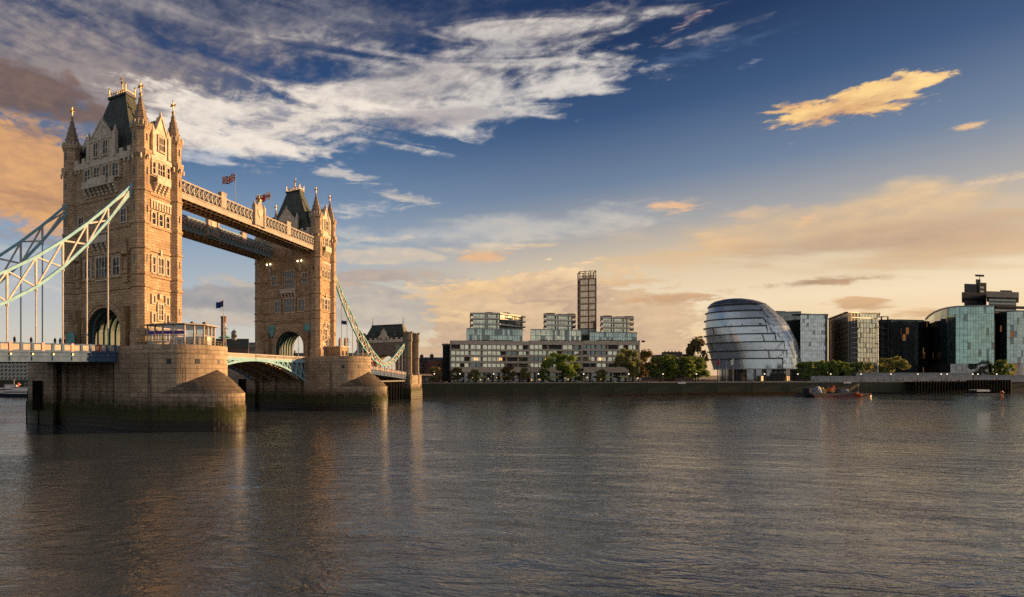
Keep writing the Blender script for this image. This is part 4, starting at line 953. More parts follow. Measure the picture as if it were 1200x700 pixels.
# ================================================================== people (one skinned body, four poses shared by all)
def body_mesh(stride, arm):
    J = [(0,0,0.92,.15), (0,0,1.15,.135), (0,0,1.40,.16), (0,0,1.50,.07), (0,0.01,1.58,.085), (0,0.02,1.70,.095),
         (.1,0,0.88,.11), (.11,stride*0.4,0.50,.075), (.11,stride*0.9-0.05,0.07,.05), (.11,stride*0.9+0.12,0.04,.04),
         (-.1,0,0.88,.11), (-.11,-stride*0.3,0.50,.075), (-.11,-stride*0.9-0.05,0.07,.05), (-.11,-stride*0.9+0.12,0.04,.04),
         (.21,0,1.40,.07), (.26,-0.03,1.12,.05), (.25,arm,0.88,.04), (-.21,0,1.40,.07), (-.26,-0.03,1.12,.05), (-.25,0.08,0.86,.04)]
    E_ = [(0,1),(1,2),(2,3),(3,4),(4,5),(0,6),(6,7),(7,8),(8,9),(0,10),(10,11),(11,12),(12,13),(2,14),(14,15),(15,16),(2,17),(17,18),(18,19)]
    me = bpy.data.meshes.new('person'); me.from_pydata([j[:3] for j in J], E_, [])
    o = bpy.data.objects.new('person_base', me); col.objects.link(o)
    md = o.modifiers.new('skin', 'SKIN'); md.use_smooth_shade = True
    sv = me.skin_vertices[0].data
    for i, j in enumerate(J): sv[i].radius = (j[3], j[3]); sv[i].use_root = (i == 0)
    o.modifiers.new('sub', 'SUBSURF').levels = 1
    dg = bpy.context.evaluated_depsgraph_get(); res = bpy.data.meshes.new_from_object(o.evaluated_get(dg))
    bpy.data.objects.remove(o); return res
def cloth(name, top, legs):
    m, T, b = nmat(name); c = T.n('ShaderNodeTexCoord').outputs['Object']; x, y, z = T.sep(c)
    cc = T.mix(T.step(z, 0.90, 0.94), (*legs, 1), (*top, 1)); cc = T.mix(T.step(z, 1.49, 1.51), cc, (0.36,0.22,0.15,1)); cc = T.mix(T.step(z, 1.69, 1.71), cc, (0.03,0.02,0.015,1))
    T.put(b.inputs['Base Color'], cc); b.inputs['Roughness'].default_value = 0.9; return m
OUTF = [('dark coat and jeans', (0.02,0.02,0.025), (0.03,0.035,0.06)), ('pale shirt and dark trousers', (0.5,0.48,0.45), (0.03,0.03,0.035)), ('red jacket and dark trousers', (0.35,0.03,0.03), (0.03,0.03,0.04)), ('blue jacket and grey trousers', (0.05,0.09,0.2), (0.1,0.1,0.1)), ('black coat and black trousers', (0.012,0.012,0.012), (0.015,0.015,0.015))]
PM = []
for i, (nm, a, c) in enumerate(OUTF):
    me = body_mesh(0.22 if i % 2 else 0.06, 0.1+0.05*i); me.materials.clear(); me.materials.append(cloth(nm, a, c)); PM.append(me)
def person(x, y, z, rz, k, label, group, scale=1.0):
    o = link('person', PM[k], None, (x, y, z), rz); o.scale = (scale,)*3
    return tag(o, label, 'person', group)
for px_, k, what in ((17, 0, 'leftmost on the near side span'), (36.5, 4, 'alone beneath the nearer chain'), (64.5, 0, 'first of the pair left of the larger tower'), (70.5, 3, 'second of the pair left of the larger tower'), (75.5, 4, 'at the left foot of the larger tower')):
    d = (px_-CX)/FPX; n = Vector((CT, -ST)); k_ = (Vector((X1, Y1)).dot(n)+9.8)/(d*n.x+n.y)
    u_ = (Vector((d*k_, k_))-Vector((X1, Y1))).dot(Vector((ST, CT)))
    person(d*k_, k_, dk(u_)-1.1+0.35, -TH, k, 'person in %s %s' % (OUTF[k][0], what), 'people on the bridge', 1.15)
for i, (v, u, k) in enumerate(((24.0,-4.6,4), (22.2,8.9,0), (20.8,9.6,2))):
    person(*B(v, u, PT-0.1), 1.2*i, k, 'person in %s on the nearer pier %s' % (OUTF[k][0], ('beside the pavilion door', 'by the parasol', 'behind the parasol')[i]), 'people on the bridge')

# ================================================================== the far bank: wall, quay
def quaymat():
    m, T, b = nmat('algae covered river wall')
    c, wv, z = wallcoord(T)
    n = T.noise(c, 0.35, 6, 0.7); x, y, z2 = T.sep(c)
    st = T.noise(T.comb(T.m('MULTIPLY', x, 0.8), y, T.m('MULTIPLY', z2, 0.07)), 1.0, 5, 0.65)
    br = T.n('ShaderNodeTexBrick'); T.put(br.inputs['Vector'], wv); br.inputs['Brick Width'].default_value = 2.4; br.inputs['Row Height'].default_value = 0.9
    br.inputs['Scale'].default_value = 1.0; br.inputs['Mortar Size'].default_value = 0.06
    br.inputs['Color1'].default_value = (0.035,0.033,0.02,1); br.inputs['Color2'].default_value = (0.055,0.05,0.032,1); br.inputs['Mortar'].default_value = (0.03,0.028,0.02,1)
    zz = T.m('ADD', z, T.m('MULTIPLY', T.m('SUBTRACT', n, 0.5), 2.5))
    g = T.mix(n, (0.008,0.010,0.004,1), (0.045,0.047,0.014,1))
    cc = T.mix(T.step(zz, 7.4, 5.6), br.outputs['Color'], g); cc = T.mix(T.m('MULTIPLY', T.step(st, 0.5, 0.7), 0.7), cc, (0.012,0.011,0.006,1))
    cc = T.mix(T.step(zz, 1.6, 0.8), cc, (0.035,0.028,0.02,1))
    T.put(b.inputs['Base Color'], cc); b.inputs['Roughness'].default_value = 0.75; return m
M['quay'] = quaymat()
M['coping'] = noisy('coping stone', (0.25,0.22,0.18), (0.38,0.34,0.28), 0.6, 0.85)
M['paving'] = noisy('quay paving', (0.16,0.145,0.13), (0.22,0.20,0.18), 0.3, 0.9)
M['mud'] = noisy('foreshore mud and gravel', (0.022,0.017,0.012), (0.05,0.039,0.028), 0.5, 1.0, spec=0.0)
t = kthing('river_wall', 'long dark river wall of the far bank, green with algae below its pale coping', 'river wall', 0, 0, 0)
SEC = [0, 18, 37, 56, 76, 96, 117, 138, 160, 184, 208, 234, 260, 288, 316, 350, 390, 440, 520, 640, 800, 1000]
MB().box(0, 1000, 0.0, 0.9, -1, QUAY-0.02).build('wall', M['quay'], t)
b = MB()
b.box(0, 1000, -0.1, 0.95, QUAY-0.02, QUAY+0.34); b.build('coping', M['coping'], t)
for s in SEC[1:]:
    MB().box(s-0.35, s+0.35, -0.07, 0.0, -1, QUAY-0.02).build('pilaster', M['quay'], t)
    MB().box(s-0.65, s+0.65, -0.32, 1.1, QUAY-0.01, QUAY+0.95).build('pier_cap', M['coping'], t)
b = MB().face([(*K(0,1.0)[:2], QUAY+0.004), (*K(1000,1.0)[:2], QUAY+0.004), (*K(1000,22)[:2], QUAY+0.004), (*K(0,22)[:2], QUAY+0.004)])
tag(b.build('quay_path', M['paving']), kind='structure')
b = MB(); n = 60; rows = []
for i in range(n+1):
    s = bk(700,0)+ (bk(1075,0)-bk(700,0))*i/n; w_ = 5.5*math.sin(math.pi*i/n)**0.5+random.uniform(-0.5,0.5)
    rows.append([(*K(s,-0.0)[:2],1.3*math.sin(math.pi*i/n)**0.5), (*K(s,-w_*0.55)[:2],0.6*math.sin(math.pi*i/n)**0.5), (*K(s,-w_)[:2],-0.15)])
for a, c in zip(rows, rows[1:]):
    for k in range(2): b.face([a[k+1], c[k+1], c[k], a[k]])
tag(b.build('foreshore', M['mud']), kind='structure')
LB = [(30,330), (-60,470), (-400,560), (-900,740)]
t = thing('river_wall', 'river wall of the bank seen under and behind the bridge', 'river wall', (30,330,0)); org = (30,330,0)
b = MB(); c_ = MB()
for p, q in zip(LB, LB[1:]):
    b.loft([[(*p,-1), (p[0]+0.3,p[1]+0.8,-1), (p[0]+0.3,p[1]+0.8,QUAY), (*p,QUAY)], [(*q,-1), (q[0]+0.3,q[1]+0.8,-1), (q[0]+0.3,q[1]+0.8,QUAY), (*q,QUAY)]])
    c_.loft([[(p[0]-0.2,p[1]-0.3,QUAY), (p[0]+0.4,p[1]+1,QUAY), (p[0]+0.4,p[1]+1,QUAY+0.6), (p[0]-0.2,p[1]-0.3,QUAY+0.6)], [(q[0]-0.2,q[1]-0.3,QUAY), (q[0]+0.4,q[1]+1,QUAY), (q[0]+0.4,q[1]+1,QUAY+0.6), (q[0]-0.2,q[1]-0.3,QUAY+0.6)]])
b.build('wall', M['quay'], t, org); c_.build('coping', M['coping'], t, org)

# ================================================================== buildings on the far bank
M['apt_stone'] = noisy('grey brown cladding', (0.39,0.335,0.27), (0.51,0.445,0.365), 0.4, 0.8)
M['apt_core'] = noisy('recess shade core', (0.035,0.033,0.032), (0.06,0.056,0.05), 0.5, 0.8)  # near-black colour puts recess and interior shade into the walls
M['apt_slab'] = noisy('pale render', (0.56,0.49,0.43), (0.68,0.61,0.54), 0.4, 0.7)
def glassmat(name, tint, rough=0.06, metal=0.75, v=0.25):
    m, T, b = nmat(name); c = T.n('ShaderNodeTexCoord').outputs['Object']
    n = T.noise(c, 0.33, 3, 0.6); T.put(b.inputs['Base Color'], T.mix(T.step(n, 0.3, 0.7), tuple(x*(1-v) for x in tint)+(1,), tuple(min(1, x*(1+v*0.6)) for x in tint)+(1,)))
    b.inputs['Roughness'].default_value = rough; b.inputs['Metallic'].default_value = metal; return m
M['g_pale'] = glassmat('pale reflecting windows', (0.60,0.63,0.50)); M['g_dark'] = glassmat('dark reflecting windows', (0.15,0.18,0.175))
M['g_teal'] = glassmat('blue green glazing', (0.34,0.43,0.40)); M['g_green'] = glassmat('green glazing', (0.28,0.42,0.38)); M['g_steel'] = glassmat('grey blue glazing', (0.44,0.50,0.51))
M['g_warm'] = glassmat('bronze glazing', (0.66,0.50,0.33), 0.12, 0.5); M['g_black'] = glassmat('black glazing', (0.21,0.22,0.225)); M['g_hall'] = glassmat('hall glazing', (0.54,0.61,0.65), 0.2, 0.55, 0.06)
M['g_tan_lit'] = glassmat('tan-lit side glazing', (0.62,0.46,0.31), 0.4, 0.0); M['mull'] = noisy('grey mullions', (0.16,0.18,0.18), (0.24,0.26,0.26), 0.5, 0.4, 0.3); M['mull_pale'] = noisy('pale metal mullions', (0.42,0.46,0.45), (0.52,0.56,0.55), 0.5, 0.4, 0.2); M['mull_dark'] = noisy('dark mullions', (0.03,0.032,0.035), (0.06,0.06,0.065), 0.5, 0.4)  # tan side glass: warm reflected light painted on the office's left face
M['lit'] = mat('lit room', (1,0.7,0.4), 0.6, emit=(1,0.52,0.18), estr=0.6); M['lit_dim'] = mat('dimly lit room', (0.16,0.10,0.06), 0.6, emit=(1,0.42,0.12), estr=0.07)
M['red_brick'] = stone('red brick', (0.22,0.075,0.05), (0.28,0.10,0.065), (0.16,0.10,0.08), 0.8, 0.3, 0.03, 0.4, 0.3, 0.3)
M['brown_brick'] = stone('brown brick', (0.14,0.09,0.06), (0.19,0.12,0.08), (0.10,0.075,0.06), 0.8, 0.3, 0.03, 0.4, 0.3, 0.3)
M['concrete_pale'] = noisy('pale concrete', (0.22,0.19,0.165), (0.30,0.26,0.23), 0.25, 0.85)
M['concrete'] = noisy('weathered concrete', (0.12,0.105,0.095), (0.19,0.165,0.15), 0.25, 0.85, stretch=(1,1,0.4)); M['concrete_dark'] = noisy('dark concrete', (0.05,0.045,0.043), (0.09,0.08,0.075), 0.25, 0.85)

def panels(mb, pts, z0, z1, nz, step, tilt=0.012, gap=0.07, inset=0.0, skip=None, pick=None):
    """glass panels along a polyline of (s, t), each very slightly out of true"""
    zs = [z0+(z1-z0)*i/nz for i in range(nz+1)]
    for p, q in zip(pts, pts[1:]):
        p, q = Vector(p), Vector(q); d = q-p; n = max(1, round(d.length/step)); nrm = Vector((d.y, -d.x)).normalized()
        for i in range(n):
            a, c = p+d*((i+gap/step)/n), p+d*((i+1-gap/step)/n)
            for k in range(nz):
                j = [random.uniform(-tilt, tilt) for _ in range(3)]
                w_ = d.length/n; o = [-j[0]*w_/2-j[1], j[0]*w_/2-j[1], j[0]*w_/2+j[1], -j[0]*w_/2+j[1]]
                P4 = [(a, zs[k]+gap), (c, zs[k]+gap), (c, zs[k+1]-gap), (a, zs[k+1]-gap)]
                tgt = mb if pick is None else pick(i, k, n, nz)
                tgt.face([(v.x+nrm.x*(o[h]-inset), v.y+nrm.y*(o[h]-inset), z) for h, (v, z) in enumerate(P4)])
def mullions(mb, pts, z0, z1, nz, step, w=0.16, floor=0.3, vz=None, proud=0.12):
    for p, q in zip(pts, pts[1:]):
        p, q = Vector(p), Vector(q); d = q-p; n = max(1, round(d.length/step)); nrm = Vector((d.y, -d.x)).normalized()
        for i in range(n+1):
            a = p+d*i/n+nrm*proud*0.5
            mb.bar((a.x,a.y,z0), (a.x,a.y,z1), w, proud, up=(nrm.x,nrm.y,0))
        for k in range(nz+1):
            z = z0+(z1-z0)*k/nz; a, c = p+nrm*proud*0.4, q+nrm*proud*0.4
            mb.bar((a.x,a.y,z), (c.x,c.y,z), proud*0.9, floor)
def core(mb, pts, z0, z1, back, inset=0.35, ends=None):
    """solid dark interior behind a glazed polyline"""
    n = len(pts); f = []
    for i, p in enumerate(pts):
        a = Vector(pts[max(i-1,0)]); c = Vector(pts[min(i+1,n-1)]); d = c-a; nr = Vector((d.y,-d.x)).normalized(); v = Vector(p)-nr*inset; f.append((v.x,v.y))
    poly = f+([(pts[-1][0]-inset, back), (pts[0][0]+inset, back)] if ends is None else [(ends[0], back), (ends[1], back)])
    mb.prism(poly, z0, z1)
def plan(lst): return [(bk(px_, tt), tt) for px_, tt in lst]

def apartment(label, pa, pb, glass, pent, shops):
    t0 = 24.0; s0, s1 = bk(pa, t0), bk(pb, t0); mid = (pa+pb)/2; Z = lambda py: bz(mid, py, t0)
    ox = (s0+s1)/2; org = (ox, t0, QUAY); t = kthing('apartment_building', label, 'apartments', ox, t0, QUAY, 'riverside apartment buildings')
    zt = Z(400)
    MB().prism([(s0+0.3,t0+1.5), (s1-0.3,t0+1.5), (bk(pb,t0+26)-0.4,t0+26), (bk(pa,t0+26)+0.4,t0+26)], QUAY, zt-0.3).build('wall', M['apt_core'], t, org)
    bands = [(399.6,404.3), (409.4,411.6), (416.2,418.6), (423.4,426.0), (430.4,436.8)]
    for a, c in bands: MB().box(s0, s1, t0, t0+1.7, Z(c), Z(a)).build('balcony', M['apt_stone'], t, org)
    x = s0; bays = []
    while x < s1-2:
        w_ = random.choice([7.5, 9.5, 12.0, 15.0]); w_ = min(w_, s1-x); bays.append((x, x+w_)); MB().box(max(x-0.4, s0+0.02), min(x+0.4, s1-0.82), t0+0.95, t0+1.6, Z(430.4), Z(399.7)).build('wall_pier', M['apt_stone'], t, org); x += w_
    MB().box(s1-0.8, s1-0.02, t0+0.2, t0+1.6, Z(430.4), Z(399.7)).build('wall_pier', M['apt_stone'], t, org)
    for (a0, _b), (c0, _c) in zip(bands, bands[1:]):
        z0, z1 = Z(c0), Z(_b)
        for (x0, x1) in bays:
            if x1-x0 < 2: continue
            r = random.random()
            if r < 0.06: continue
            n = max(1, int((x1-x0-1.2)/2.6)); w_ = (x1-x0-1.2)/n
            g = MB(); fr = MB(); mt = M['g_pale'] if r < 0.66 else M['g_dark']
            for i in range(n):
                if random.random() < 0.12 and n > 1: continue
                a = x0+0.6+w_*i; j = random.uniform(-0.03, 0.03)
                g.face([(a+0.12,t0+1.35+j,z0+0.1), (a+w_-0.12,t0+1.35-j,z0+0.1), (a+w_-0.12,t0+1.37-j,z1-0.1), (a+0.12,t0+1.37+j,z1-0.1)])
                fr.box(a+w_-0.12, a+w_+0.12, t0+1.15, t0+1.45, z0, z1)
            if not g.v: continue
            w = g.build('window', mt, t, org)
            if fr.v: fr.build('frame', M['mull_dark'], w, org)
    b = MB()
    for (px_, w_) in ((0.3,2.2), (0.62,1.8)):
        xx = s0+(s1-s0)*px_; b.face([(xx,t0+1.3,Z(422.5)), (xx+w_,t0+1.3,Z(422.5)), (xx+w_,t0+1.3,Z(419.2)), (xx,t0+1.3,Z(419.2))])
    b.build('lit_window', M['lit'], t, org)
    # shopfronts
    g = MB(); l = MB(); cl = MB()
    xx = s0+0.5
    while xx < s1-3:
        w_ = random.uniform(3, 5.5); g.face([(xx+0.2,t0+1.45,QUAY+0.1), (xx+w_,t0+1.45,QUAY+0.1), (xx+w_,t0+1.45,Z(437.4)), (xx+0.2,t0+1.45,Z(437.4))])
        if random.random() < shops+0.3:
            for q in range(random.randint(1,3)): a_ = xx+random.uniform(0.4, w_-1.2); zl_ = QUAY+random.uniform(1.0,2.6); l.face([(a_,t0+1.42,zl_), (a_+random.uniform(0.4,0.9),t0+1.42,zl_), (a_+0.6,t0+1.42,zl_+0.6), (a_,t0+1.42,zl_+0.5)])
        cl.box(xx-0.2, xx+0.18, t0+0.4, t0+0.9, QUAY, Z(436.8)); xx += w_+0.3
    g.build('shop_window', M['g_dark'], t, org); cl.build('column', M['apt_stone'], t, org)
    if l.v: l.build('shop_light', M['lit'], t, org)
    aw = MB()
    for f in (0.25, 0.6):
        xx = s0+(s1-s0)*f; aw.loft([[(xx,t0-2.6,QUAY+2.6), (xx,t0+0.4,QUAY+3.6), (xx,t0+0.4,QUAY+3.75), (xx,t0-2.6,QUAY+2.75)], [(xx+8,t0-2.6,QUAY+2.6), (xx+8,t0+0.4,QUAY+3.6), (xx+8,t0+0.4,QUAY+3.75), (xx+8,t0-2.6,QUAY+2.75)]])
    aw.build('awning', M['green_cloth'], t, org)
    # glazed set-back storey
    tg = t0+2.4; ga, gb, py0, py1 = glass; a, c = bk(ga, tg), bk(gb, tg); aB, cB = bk(ga+1, tg+18), bk(gb-1, tg+18); z0, z1 = zt, bz((ga+gb)/2, py0, tg)
    pts = [(aB, tg+18), (a, tg), (c, tg), (cB, tg+18)]
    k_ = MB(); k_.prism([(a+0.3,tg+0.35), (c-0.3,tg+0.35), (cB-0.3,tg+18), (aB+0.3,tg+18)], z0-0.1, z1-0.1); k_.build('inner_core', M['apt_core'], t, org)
    gm = MB(); gd = MB(); panels(gm, pts, z0, z1, 2, 1.6, pick=lambda i, k, n, nz: gd if random.random() < 0.25 else gm)
    gm.build('curtain_wall', M['g_teal'] if ga < 600 or ga > 690 else M['g_pale'], t, org); gd.build('curtain_wall_panel', M['g_dark'], t, org)
    mm = MB(); mullions(mm, pts, z0, z1, 2, 3.2, 0.14, 0.2); mm.prism([(a-0.3,tg-0.3), (c+0.3,tg-0.3), (cB,tg+18), (aB,tg+18)], z1, z1+0.4); mm.build('mullion', M['mull'], t, org)
    # penthouse floors with deep pale slabs
    pa_, pb_, py0, corner = pent; tp = tg+1.6; zz0 = z1+0.4; zz1 = bz((pa_+corner)/2, py0, tp)
    side = corner < pb_-6
    FP = plan([(pa_, tp+(3 if side else 0)), (corner, tp)]+([(pb_, tp+17), (pb_-12, tp+24)] if side else [(corner-1, tp+14)])+[(pa_+1.5, tp+15)])
    ce = Vector((sum(p[0] for p in FP)/len(FP), sum(p[1] for p in FP)/len(FP)))
    def inset(k): return [tuple(ce+(Vector(p)-ce)*(1-k/(Vector(p)-ce).length)) for p in FP]
    n = 3; hh_ = (zz1-zz0)/n; edges = 3 if side else 2
    for k in range(n):
        z = zz0+hh_*k; I1, I2, I3 = inset(2.6), inset(2.3), inset(0.3)
        MB().prism(FP, z+hh_-0.85, z+hh_-0.05).build('balcony_slab', M['apt_slab'], t, org)
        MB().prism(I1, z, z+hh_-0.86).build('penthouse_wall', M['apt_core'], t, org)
        g = MB(); panels(g, I2[:edges], z+0.1, z+hh_-0.9, 1, 2.0); g.build('window_band', M['g_pale'], t, org)
        r_ = MB()
        for p, q in zip(I3[:edges], I3[1:edges]):
            p, q = Vector(p), Vector(q); m_ = max(2, int((q-p).length/2.2))
            for i in range(m_+1): a_ = p+(q-p)*i/m_; r_.box(a_.x-0.05, a_.x+0.05, a_.y-0.05, a_.y+0.05, z, z+0.95)
            for i in range(0, m_+1, 4): a_ = p+(q-p)*i/m_; r_.box(a_.x-0.22, a_.x+0.22, a_.y-0.02, a_.y+0.4, z, z+hh_-0.86)
            r_.bar((p.x,p.y,z+0.95), (q.x,q.y,z+0.95), 0.08)
        r_.build('balustrade', M['mull_dark'], t, org)
    for f0, h in ((-0.35,1.3), (0.0,0.9), (0.3,1.2)):
        b = MB(); w_ = (FP[1][0]-FP[0][0]); x_ = ce.x+w_*f0; b.box(x_-w_*0.11, x_+w_*0.11, ce.y-2, ce.y+2, zz1-0.05, zz1+h); b.build('roof_plant', M['dark_leaf'], t, org)
    a, cc = FP[0][0], FP[1][0]
    c = cc
    b = MB()
    for i in range(40): xx = random.uniform(a-4, c+6); b.ball((xx, t0+1.2+random.uniform(-0.5,0.8), zt+0.2), random.uniform(0.3,0.8), 6, 4)
    b.build('terrace_planting', M['dark_leaf'], t, org)
M['green_cloth'] = mat('dark green awning', (0.02,0.09,0.06), 0.9); M['dark_leaf'] = noisy('dark planting', (0.02,0.03,0.012), (0.05,0.06,0.02), 1.5, 0.9)
apartment('apartment building nearest the bridge, blue green glazed storey, terraced penthouse with a sunlit side', 529, 621, (547,612,386,399.5), (551,616,366,586), 0.2)
apartment('middle apartment building left of the slender tower, pale glazed storey, three tier penthouse', 621.6, 683, (622,681,387,401), (637.5,675,368.5,675), 0.35)
apartment('apartment building right of the slender tower, penthouse of three pale slabs over blue glazing', 683.6, 750, (691,746,390,403), (704,743,371.5,743), 0.12)

# slender residential tower
def slender():
    t0 = 44.0; a, c = bk(680.5, t0), bk(697, t0); q_ = (c-a)*0.88; a, c = (a+c)/2-q_/2, (a+c)/2+q_/2; Z = lambda py: bz(689, py, t0); zt, zl, zb = Z(317.5), Z(327), Z(400)
    ox = (a+c)/2; org = (ox, t0, QUAY); t = kthing('slender_tower', 'slender dark framed residential tower with open frame at its top, behind the apartments', 'tower block', ox, t0, QUAY); t.rotation_euler[2] = BA-R(32)
    dp = 8; MB().box(a+0.3, c-0.3, t0+0.4, t0+dp, QUAY, zl).build('wall', M['bronze'], t, org)
    nf = 10; xs = [a, a+(c-a)*0.56, c]
    fr = MB()
    for x in (a, a+(c-a)*0.55, c): fr.box(x-0.35, x+0.35, t0-0.25, t0+0.5, QUAY, zl)
    for x in (a, c): fr.box(x-0.3, x+0.3, t0+dp-0.5, t0+dp, QUAY, zt)
    for k in range(nf+1): z = zb+(zl-zb)*k/nf; fr.box(a, c, t0-0.15, t0+0.5, z-0.35, z+0.35); fr.box(a-0.2, a+0.35, t0+0.5, t0+dp, z-0.3, z+0.3); fr.box(c-0.35, c+0.2, t0+0.5, t0+dp, z-0.3, z+0.3)
    fr.build('frame', M['bronze'], t, org)
    for k in range(nf):
        z0 = zb+(zl-zb)*k/nf+0.4; z1 = zb+(zl-zb)*(k+1)/nf-0.4
        for x0, x1, mt in ((a+0.4, a+(c-a)*0.52, M['g_warm'] if k > 1 else M['g_dark']), (a+(c-a)*0.59, c-0.4, M['g_warm'] if k > 1 else M['g_dark'])):
            g = MB(); n = 3
            for i in range(n): j = random.uniform(-0.03,0.03); p, q = x0+(x1-x0)*i/n+0.06, x0+(x1-x0)*(i+1)/n-0.06; g.face([(p,t0+0.2+j,z0), (q,t0+0.2-j,z0), (q,t0+0.22-j,z1), (p,t0+0.22+j,z1)])
            g.build('window', mt, t, org)
        for x in (a, c):
            g = MB().face([(x+(0.05 if x == c else -0.05)-(0.3 if x == c else -0.3), t0+0.8, z0), (x-(0.25 if x == c else -0.25), t0+dp-0.8, z0), (x-(0.25 if x == c else -0.25), t0+dp-0.8, z1), (x-(0.25 if x == c else -0.25), t0+0.8, z1)]); g.build('side_window', M['g_dark'], t, org)
    b = MB()
    for x in (a, a+(c-a)*0.33, a+(c-a)*0.66, c): b.box(x-0.22, x+0.22, t0-0.2, t0+0.2, zl, zt); b.box(x-0.22, x+0.22, t0+dp-0.5, t0+dp-0.1, zl, zt)
    for z in ((zl+zt)/2-1, zt-0.3): b.box(a, c, t0-0.15, t0+0.15, z-0.18, z+0.18); b.box(a, c, t0+dp-0.45, t0+dp-0.15, z-0.18, z+0.18)
    for x in (a, c): b.box(x-0.2, x+0.2, t0, t0+dp-0.2, zt-0.5, zt-0.1)
    b.build('crown_frame', M['bronze'], t, org)
    g = MB(); panels(g, [(a+1.2,t0+2), (c-1.2,t0+2)], zl, zt-2, 2, 1.6); g.build('roof_screen', M['g_warm'], t, org)
M['bronze'] = noisy('bronze cladding', (0.17,0.10,0.055), (0.28,0.17,0.095), 0.5, 0.45, 0.3)
slender()

# domed, leaning glass building
def hall():
    tc_ = 72.0; zz = lambda y: bz(880, y/4.375+320, tc_); ss = lambda x: bk(x/4.375+780, tc_)
    tab = [(128,300,400), (138,250,450), (150,228,490), (165,220,520), (200,208,562), (235,203,600), (270,200,630), (320,203,655), (360,208,675), (420,224,690), (492,240,697)]
    zb0 = zz(492)
    def pxo(s, t_): p = BO+BE*s+BN*t_; return CX+FPX*p.x/p.y
    fit = []
    for y, l, r in tab:
        z = zz(y); tcz = tc_+(z-zb0)*0.16; l, r = l/4.375+780, r/4.375+780; c, w_ = (bk(l,tcz)+bk(r,tcz))/2, (bk(r,tcz)-bk(l,tcz))/2*0.8
        for it in range(12):
            xs = [pxo(c+w_*math.cos(a*math.pi/60), tcz+w_*0.85*math.sin(a*math.pi/60)) for a in range(120)]; lo_, hi_ = min(xs), max(xs)
            w_ *= (r-l)/(hi_-lo_); c += (bk((l+r)/2,tcz)-bk((lo_+hi_)/2,tcz))
        fit.append((z, c-w_, c+w_))
    tab = sorted(fit)
    def LR(z):
        for (a, l0, r0), (c, l1, r1) in zip(tab, tab[1:]):
            if z <= c: f = max(0, (z-a)/(c-a)); return l0+(l1-l0)*f, r0+(r1-r0)*f
        return tab[-1][1:]
    zbase, ztop = tab[0][0], tab[-1][0]
    ox = (ss(240)+ss(697))/2; org = (ox, tc_, QUAY)
    t = kthing('domed_glass_building', 'leaning egg shaped glass building with dark ringed floors on the far bank', 'glass building', ox, tc_, QUAY)
    def P(z, a, k=1.0):
        l, r = LR(z); c, w_ = (l+r)/2, (r-l)/2*k
        lean = (z-zbase)*0.16
        return (c+w_*math.cos(a), tc_+lean+w_*0.85*math.sin(a), z)
    N = 72; A = [2*math.pi*i/N for i in range(N)]
    k_ = MB(); zs = [zbase+(ztop-zbase)*i/26 for i in range(27)]
    k_.loft([[P(z, a, 0.975) for a in A] for z in zs]); k_.build('inner_core', M['apt_core'], t, org)
    fl = [zbase]+[zz(y) for y in (440,400,357,317,277,237,197,165)]
    a_end = -math.radians(100)             # ringed floors from the far left round to here, smooth diagonal grid beyond
    for k in range(len(fl)-1):
        z0, z1 = fl[k], fl[k+1]; g = MB(); n = 66; gd = MB()
        aB = a_end+math.radians(10)*math.sin(k*1.1)
        a0 = -math.radians(268)
        for i in range(n):
            p, q = a0+(aB-a0)*(i+0.03)/n, a0+(aB-a0)*(i+0.97)/n
            j = random.uniform(0.9985,1.0015); j2 = random.uniform(0.9985,1.0015)
            (gd if random.random() < 0.012 else g).face([P(z0+0.1,p,0.975*j), P(z0+0.1,q,0.975*j2), P(z1-0.55,q,0.992*j2), P(z1-0.55,p,0.992*j)])
        g.build('floor_glazing', M['g_hall'], t, org)
        gd.build('glazing_panel', M['g_dark'], t, org)
        led = MB(); m_ = 60; r1 = [P(z1-0.75,a0+(aB-a0)*i/m_,0.99) for i in range(m_+1)]; r2 = [P(z1-0.65,a0+(aB-a0)*i/m_,1.04) for i in range(m_+1)]; r3 = [P(z1,a0+(aB-a0)*i/m_,1.04) for i in range(m_+1)]; r4 = [P(z1+0.1,a0+(aB-a0)*i/m_,0.97) for i in range(m_+1)]
        led.loft([r1, r2, r3, r4], False, 0, closed=False); led.build('floor_ledge', M['mull_dark'], t, org)
        # smooth side: two rows of slanting panels each storey
        g2 = MB(); gd = MB(); rows = 2; n2 = 34; aE = math.radians(75)
        for rr in range(rows):
            za, zb_ = z0+(z1-z0)*rr/rows, z0+(z1-z0)*(rr+1)/rows
            sh_ = (k*rows+rr)*0.5
            for i in range(n2):
                p, q = aB+(aE-aB)*(i+0.03)/n2, aB+(aE-aB)*(i+0.97)/n2; dd = (aE-aB)/n2*0.5
                j = [random.uniform(0.9985,1.0015) for _ in range(2)]
                (gd if random.random() < 0.012 else g2).face([P(za+0.08,p+dd*(sh_%1),0.985*j[0]), P(za+0.08,q+dd*(sh_%1),0.985*j[1]), P(zb_-0.08,q+dd*((sh_+0.5)%1.001),0.985*j[1]), P(zb_-0.08,p+dd*((sh_+0.5)%1.001),0.985*j[0])])
        g2.build('slanting_glazing', M['g_hall2'], t, org); gd.build('glazing_panel', M['g_dark'], t, org)
        st = MB()
        for i in range(1, 8):
            a = aB+0.02+(math.radians(40)-aB)*i/8-k*0.05; c = a+0.05
            st.bar(P(z0,a,1.0), P(z1,a-0.06,1.0), 0.22, 0.12)
        st.build('diagonal_rib', M['mull'], t, org)
    ri = MB(); m_ = 40
    ri.loft([[P(z, a_end+math.radians(6)*math.sin(z), 1.0+q) for q in (0, 0.02)] for z in zs[:-3]], False, 0, closed=False); ri.build('seam', M['mull_dark'], t, org)
    rf = MB(); zt = fl[-1]
